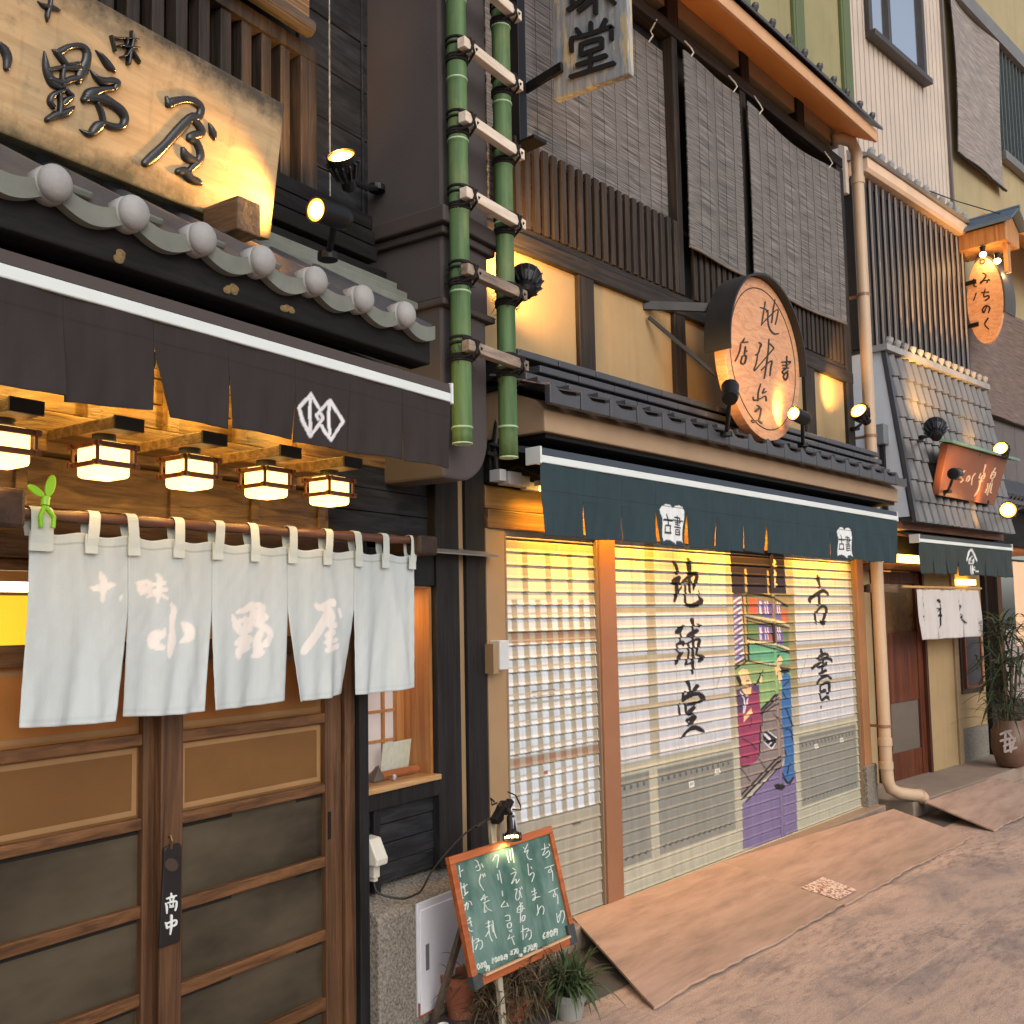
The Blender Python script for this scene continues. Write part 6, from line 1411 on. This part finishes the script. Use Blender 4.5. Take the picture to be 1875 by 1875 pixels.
# clip lamp on top of the board
CLp = thing('clip_lamp', 'black clip lamp clamped on top of the chalkboard, glowing through its grille', 'clip lamp', pxb(918, 1500, 0))
A_ = pxb(935, 1492, .045); B_ = pxb(938, 1536, .05); dv = (B_-A_)/np.linalg.norm(B_-A_)
m = MB(); L0 = np.linalg.norm(B_-A_)
m.lathe([(.004, 0), (.016, .004), (.018, .02), (.019, .06), (.026, .075), (.036, .085), (.038, L0-.018), (.034, L0-.018), (.01, .08)], A_-dv*.0, dv, 22)
m.build('housing', MT['black'], CLp)
m = MB(); m.lathe([(.001, L0-.014), (.031, L0-.010), (.031, L0-.004), (.001, L0-.002)], A_, dv, 20); m.build('lens', MT['lamp_on'], CLp)
m = MB(); r0 = np.cross(dv, en); r0 /= np.linalg.norm(r0); q0 = np.cross(dv, r0)
for k in range(12):
    t = 6.283*k/12; rr = r0*math.cos(t)+q0*math.sin(t); m.bar(A_+dv*(L0-.022)+rr*.037, A_+dv*(L0+.004)+rr*.037, .005, .004, up=rr)
m.lathe([(.036, L0+.002), (.039, L0+.004), (.036, L0+.007)], A_, dv, 20); m.build('grille', MT['black'], CLp)
m = MB(); c0 = pxb(915, 1500, .0)
m.ball(pxb(918, 1482, .0), (.026, .02, .03), 10, 7); m.ball(pxb(912, 1498, .0), (.03, .022, .022), 10, 7); m.bar(pxb(925, 1470, .01), pxb(905, 1505, .01), .03, .035, up=(0, 1, 0)); m.tube([pxb(918, 1490, .0), pxb(930, 1483, .03), A_], .012, 8); m.bar(pxb(935, 1465, .01), pxb(922, 1490, .0), .022, .03, up=(0, 1, 0))
m.build('clamp', MT['black'], CLp, bevel=.003)
m = MB(); m.tube([pxb(905, 1468, .0), pxb(899, 1462, .01), pxb(901, 1474, .0), pxb(910, 1470, 0)], .004, 6); m.tube([pxb(930, 1450, .02), pxb(944, 1456, .03), pxb(953, 1475, .03), pxb(954, 1483, .02), pxb(938, 1482, .0)], .0035, 6); m.each('wire', MT['cable'], CLp)
m = MB(); m.raw([pxb(938, 1497, .066), pxb(945, 1497, .062), pxb(947, 1515, .062), pxb(940, 1517, .066)], [(0, 1, 2, 3)]); m.build('sticker', mat('grey_sticker', (170, 170, 180), .6), CLp)
l = bpy.data.lights.new('clip_light', 'SPOT'); l.energy = 16; l.spot_size = rad(120); l.spot_blend = .6; l.shadow_soft_size = .025; l.color = (1, .74, .36)
o = bpy.data.objects.new('clip_light', l); COL.objects.link(o); o.parent = CLp; o.location = B_-dv*.005-ORG[CLp]; o.rotation_euler = Vector(dv-en*.7).to_track_quat('-Z', 'Y').to_euler()
# cable from the outlet
OT = thing('outlet_box', 'white weatherproof outlet box with plug on the dark boards below the small window', 'outlet', FL.W((-.835, .05, .62)))
m = MB(FL); m.prism_u([(.0, .665), (.085, .665), (.088, .69), (.05, .765), (.0, .77)], -.842, -.775); m.build('cover', mat('ivory_cover', (196, 194, 184), .45, .08), OT, bevel=.006)
m = MB(FL); m.box(-.826, -.792, .02, .06, .615, .665).box(-.82, -.798, .025, .055, .60, .615); m.build('plug', mat('ivory_plug', (190, 188, 178), .45), OT, bevel=.004)
m = MB(); cp = [FL.W((-.81, .04, .60)), FL.W((-.80, .06, .555)), FL.W((-.72, .12, .525)), FL.W((-.62, .115, .525)), FL.W((-.50, .10, .60)), FL.W((-.32, .12, .70)), FL.W((-.20, .16, .745)), pxb(872, 1515, .0), pxb(895, 1500, .0), pxb(910, 1490, .0)]
C_ = smooth_stroke([(p[0], p[1], p[2]) for p in cp]); m.tube([tuple(p) for p in C_], .0045, 6)
tag(m.build('power_cable', MT['cable'], smooth=True), 'thin black cable running from the white outlet to the clip lamp', 'cable')
# ------------------------------------------------------------------ service fittings
EP = thing('utility_box', 'white steel cabinet door with dark slot handle set in the pebbled plinth', 'cabinet', FL.W((-.4, .11, .045)))
m = MB(FL); m.box(-.632, -.17, .10, .112, .045, .482); fr_ = m.build('frame', mat('white_enamel', (206, 208, 216), .35, .08, 3), EP, bevel=.003)
m = MB(FL); m.box(-.622, -.18, .112, .118, .052, .455); dr_ = m.build('door', mat('white_enamel_door', (214, 216, 226), .35, .06, 3), EP, bevel=.003)
m = MB(FL); m.box(-.591, -.571, .118, .120, .215, .315); m.build('handle', mat('grey_handle', (104, 104, 112), .4), dr_)
m = MB(FL); m.box(-.634, -.628, .1125, .1185, .045, .10).box(-.62, -.45, .1125, .1185, .044, .0515); m.each('rust', mat('rust_edge', (150, 84, 54), .9, .5, 60), EP)
m = MB(); p_ = z0_ = (2.87, 2.95, 0); m.lathe([(.022, 0), (.022, .045), (.016, .046), (.016, .03)], (2.79, 2.87, 0), (0, 0, 1), 20); tag(m.build('pipe_stub', mat('white_pvc', (222, 222, 222), .35, .05), smooth=False), 'short white pipe stub standing by the chalkboard leg', 'pipe stub')
m = MB(FR); m.box(3.405, 3.47, .02, .085, 1.37, 1.505); o = tag(m.build('meter_box', MT['white_pl'], bevel=.005), 'small white meter box on the tan post left of the checked shutter', 'meter box')
m = MB(FR); m.box(3.37, 3.405, .02, .075, 1.355, 1.49); m.build('back_plate', MT['tan_post'], o)
JB = thing('junction_box', 'cluster of small grey white junction boxes under the bamboo ladder foot', 'junction box', FR.W((3.5, .1, 2.25)))
m = MB(FR); m.box(3.40, 3.445, .04, .11, 2.245, 2.30).box(3.455, 3.55, .04, .115, 2.235, 2.295).box(3.56, 3.62, .04, .105, 2.235, 2.285).box(3.62, 3.76, .04, .08, 2.225, 2.265); m.each('casing', MT['white_pl'], JB, bevel=.004)
m = MB(FR); m.tube([(3.43, .06, 2.30), (3.42, .06, 2.40), (3.46, .05, 2.6)], .014, 8); m.tube([(3.48, .08, 2.30), (3.55, .09, 2.33), (3.7, .09, 2.30), (3.78, .08, 2.26)], .008, 6); m.tube([(3.38, .05, 2.38), (3.44, .08, 2.36), (3.5, .06, 2.42)], .01, 6); m.each('conduit', MT['cable'], JB)
gp_ = FT.side(-.264).px(1616, 797)
GB = thing('conduit_box', 'grey electrical box with dark conduit on the white gable beside the downpipe', 'electrical box', FT.W((-.3, gp_[0], gp_[1])))
m = MB(FT); m.box(-.36, -.264, gp_[0]-.06, gp_[0]+.055, gp_[1]-.09, gp_[1]+.085); m.each('casing', MT['greybox'], GB, bevel=.006)
m = MB(FT); m.box(-.30, -.264, gp_[0]-.02, gp_[0]+.02, 2.45, gp_[1]-.09); m.each('conduit', MT['cable'], GB)
DP = thing('downpipe', 'beige downpipe at the right end of the bookshop, bending out at the ground', 'downpipe', FR.W((7.8, .12, .1)))
m = MB(FR); pts = [(7.62, .0, 5.44), (7.67, .06, 5.45), (7.73, .12, 5.42), (7.765, .14, 5.33)]+[(7.77, .14, 5.2-.35*k) for k in range(14)]+[(7.77, .14, .42), (7.775, .145, .30), (7.79, .16, .24), (7.84, .20, .205), (7.93, .245, .185), (8.02, .275, .17), (8.075, .29, .15), (8.09, .295, .12), (8.09, .295, .105)]
m.tube(pts, .047, 16); m.build('pipe', MT['pipe'], DP, smooth=True)
m = MB(FR)
for z in (5.1, .60, .42): m.lathe([(.047, -.03), (.053, -.028), (.053, .028), (.047, .03)], (7.77, .14, z), (0, 0, 1), 18)
m.lathe([(.047, -.03), (.054, -.028), (.054, .028), (.047, .03)], (8.06, .285, .155), (.7, .2, -.5), 18); m.each('collar', MT['pipe'], DP)
m = MB(FR)
for z in (4.15, 3.0, .72): m.lathe([(.047, -.012), (.051, -.012), (.051, .012), (.047, .012)], (7.77, .14, z), (0, 0, 1), 18); m.box(7.76, 7.78, .0, .1, z-.01, z+.01)
m.each('clip', MT['copper'], DP)
# things in the little window
m = MB(FL); m.bar((-.60, -.10, 1.03), (-.40, -.115, 1.03), .004, .13, up=(0, .15, 1)); tag(m.build('menu_card', mat('speckled_card', (206, 212, 196), .8, .15, 40)), 'pale speckled card standing in the small lit window', 'card')
m = MB(FL); m.tube([(-.635, -.075, .968), (-.375, -.075, .968)], .018, 12); m.box(-.60, -.58, -.09, -.06, .952, .958); m.box(-.43, -.41, -.09, -.06, .952, .958); tag(m.build('log_stand', wood('log', (190, 120, 70), (150, 86, 46), 'u', .4)), 'reddish log stand in front of the card in the small window', 'stand')
m = MB(FL); m.add([(-.70, -.05, .953), (-.63, -.05, .953), (-.62, -.10, .953), (-.70, -.11, .953), (-.66, -.06, 1.02), (-.645, -.09, 1.01)], [(0, 1, 2, 3), (0, 1, 4), (1, 2, 5, 4), (2, 3, 5), (3, 0, 4, 5)]); m.ball((-.745, -.08, .975), (.04, .03, .022), 9, 6)
tag(m.build('dark_stone', mat('dark_stone', (92, 84, 78), .5, .4, 20), bevel=.004), 'dark faceted stone on the sill of the small window', 'stone')
m = MB(FL); m.ball((-.612, -.02, .965), (.011, .01, .014), 8, 6); tag(m.build('white_figurine', MT['white_pl'], smooth=True), 'tiny white figurine beside the dark stone on the window sill', 'figurine')
# ------------------------------------------------------------------ plants and pots
def blade(mb, p, az, L, w, up, droop, n=8, twist=0):
    p = np.array(p, float); d = np.array([math.cos(az), math.sin(az), 0]); sd = np.array([-math.sin(az), math.cos(az), 0]); V = []; Fc = []
    for i in range(n+1):
        t = i/n; c = p+d*L*(t*math.cos(up)+.0)+np.array([0, 0, 1.])*L*(t*math.sin(up)-droop*t*t); ww = w*(math.sin(math.pi*min(1, .12+t*.88))**.7)*(1-.2*t)
        V += [c-sd*ww+np.array([0, 0, ww*.35]), c, c+sd*ww+np.array([0, 0, ww*.35])]
    for i in range(n): Fc += [(3*i, 3*i+1, 3*i+4, 3*i+3), (3*i+1, 3*i+2, 3*i+5, 3*i+4)]
    mb.raw(V, Fc)
def pot(name, base, r0, r1, h, mt_, label, cat='plant', group='potted plants by the easel'):
    P = thing(name, label, cat, base, group); m = MB(); m.lathe([(r0*.3, 0), (r0, .001), (r1, h-.03), (r1*1.08, h-.03), (r1*1.08, h), (r1*.94, h), (r1*.9, h-.03), (.01, h-.031)], base, (0, 0, 1), 28); m.build('pot', mt_, P)
    m = MB(); m.lathe([(r1*.9, h-.028), (.01, h-.02)], base, (0, 0, 1), 16); m.build('soil', MT['soil'], P); return P
b1 = np.array((2.97, 2.95, .0)); P1 = pot('flower_pot', b1, .05, .075, .17, MT['terracotta'], 'terracotta pot half hidden behind the chalkboard frame')
b2 = np.array((3.10, 2.78, .0)); P2 = pot('potted_plant', b2, .06, .08, .10, MT['terracotta'], 'tangled dry brown stems behind the easel legs')
m = MB()
for k in range(240):
    a = rng.uniform(0, 6.28); r_ = abs(rng.normal(0, .06)); p0 = b2+np.array([r_*math.cos(a), r_*math.sin(a), .09]); L = rng.uniform(.10, .26); q = p0+np.array([math.cos(a)*L*.8, math.sin(a)*L*.5, rng.uniform(-.08, .16)]); mid = (p0+q)/2+np.array([0, 0, rng.uniform(.02, .10)])
    m.tube([p0, mid, q], [.003, .0026, .0012], 5, False)
dry = m.build('stems', MT['leaf_dry'], P2); m = MB()
for k in range(800):
    a = rng.uniform(0, 6.28); p0 = b2+np.array([rng.normal(0, .12), rng.normal(0, .08), rng.uniform(.02, .27)]); blade(m, p0, a, rng.uniform(.05, .11), .004, rng.uniform(-.6, .8), .4, 4)
m.build('leaves', MT['leaf_dry'], P2)
b3 = np.array((3.24, 2.60, .0)); P3 = pot('potted_plant', b3, .05, .062, .10, mat('grey_pot', (140, 142, 138), .6, .15, 10), 'green spider plant arching over a grey pot beside the ramp')
m = MB()
for k in range(230):
    a = rng.uniform(0, 6.28); blade(m, b3+np.array([rng.normal(0, .018), rng.normal(0, .018), .09]), a, rng.uniform(.16, .33), .0065, rng.uniform(.7, 1.45), rng.uniform(.25, .95), 8)
m.build('leaves', MT['leaf'], P3)
b4 = FT.W((1.56, .44, .125)); P4 = thing('potted_plant', 'tall dark spiky plant in a brown jar at the right edge', 'plant', b4)
m = MB(); m.lathe([(.05, 0), (.13, .02), (.17, .18), (.165, .34), (.12, .42), (.13, .44), (.11, .44), (.10, .36), (.01, .35)], b4, (0, 0, 1), 28); jar = m.build('pot', mat('brown_jar', (112, 84, 70), .45, .25, 5), P4, smooth=True)
PJ = Plane(b4-np.array(ray(1855, 1365))*[1, 1, 0]*.172, np.array([-ray(1855, 1365)[1]*-1, -ray(1855, 1365)[0], 0])/np.linalg.norm(ray(1855, 1365)[:2]), (0, 0, 1), -np.array(ray(1855, 1365))*[1, 1, 0])
m = MB(); brush(m, tr([[(255,1240),(290,1225),(330,1215)],[(290,1220),(285,1370)],[(255,1290),(330,1270)],[(310,1225),(345,1270)],[(280,1330),(360,1290)],[(320,1280),(330,1370)],[(360,1270),(340,1340)],[(290,1370),(370,1340)]], 1770, 1040, 4.076, 18), PJ, .004); m.build('lettering', mat('white_jar_mark', (176, 164, 162), .7), P4)
m = MB()
for k in range(5):
    x_, y_ = rng.normal(0, .06, 2); h = rng.uniform(.75, 1.3); m.tube([b4+np.array([x_*.4, y_*.4, .35]), b4+np.array([x_*1.5, y_*1.5, .35+h*.6]), b4+np.array([x_*2, y_*2, h])], [.014, .011, .008], 7)
m.build('stem', MT['leaf_dry'], P4); m = MB()
for k in range(260):
    z_ = rng.uniform(.45, 1.38); a = rng.uniform(0, 6.28); blade(m, b4+np.array([rng.normal(0, .08), rng.normal(0, .08), z_]), a, rng.uniform(.28, .55), .010, rng.uniform(-.1, 1.2), rng.uniform(.3, .9), 7)
m.build('leaves', MT['leaf_big'], P4)
m = MB(FT); m.tube([(.9, .16, 5.66), (1.4, .3, 5.63), (2.08, .5, 5.62)], .006, 5); tag(m.build('stay_wire', MT['cable']), 'thin wire sagging from the small tiled eave to the blue sign roof', 'wire')

LB = thing('reed_blind', 'warm lit reed blind half rolled above the lattice window of the restaurant', 'blind', FL.W((-2, .03, 3.86)))
m = MB(FL); m.box(-3, -1.135, .028, .036, 3.90, 5.2); m.build('reed_mat', reed('lamp_reed', (176, 130, 84), (70, 50, 36), 210), LB)
m = MB(FL); m.tube([(-3, .045, 3.885), (-1.14, .045, 3.885)], .034, 14); m.build('rolled_hem', reed('dark_reed', (96, 84, 72), (44, 38, 34), 260), LB)
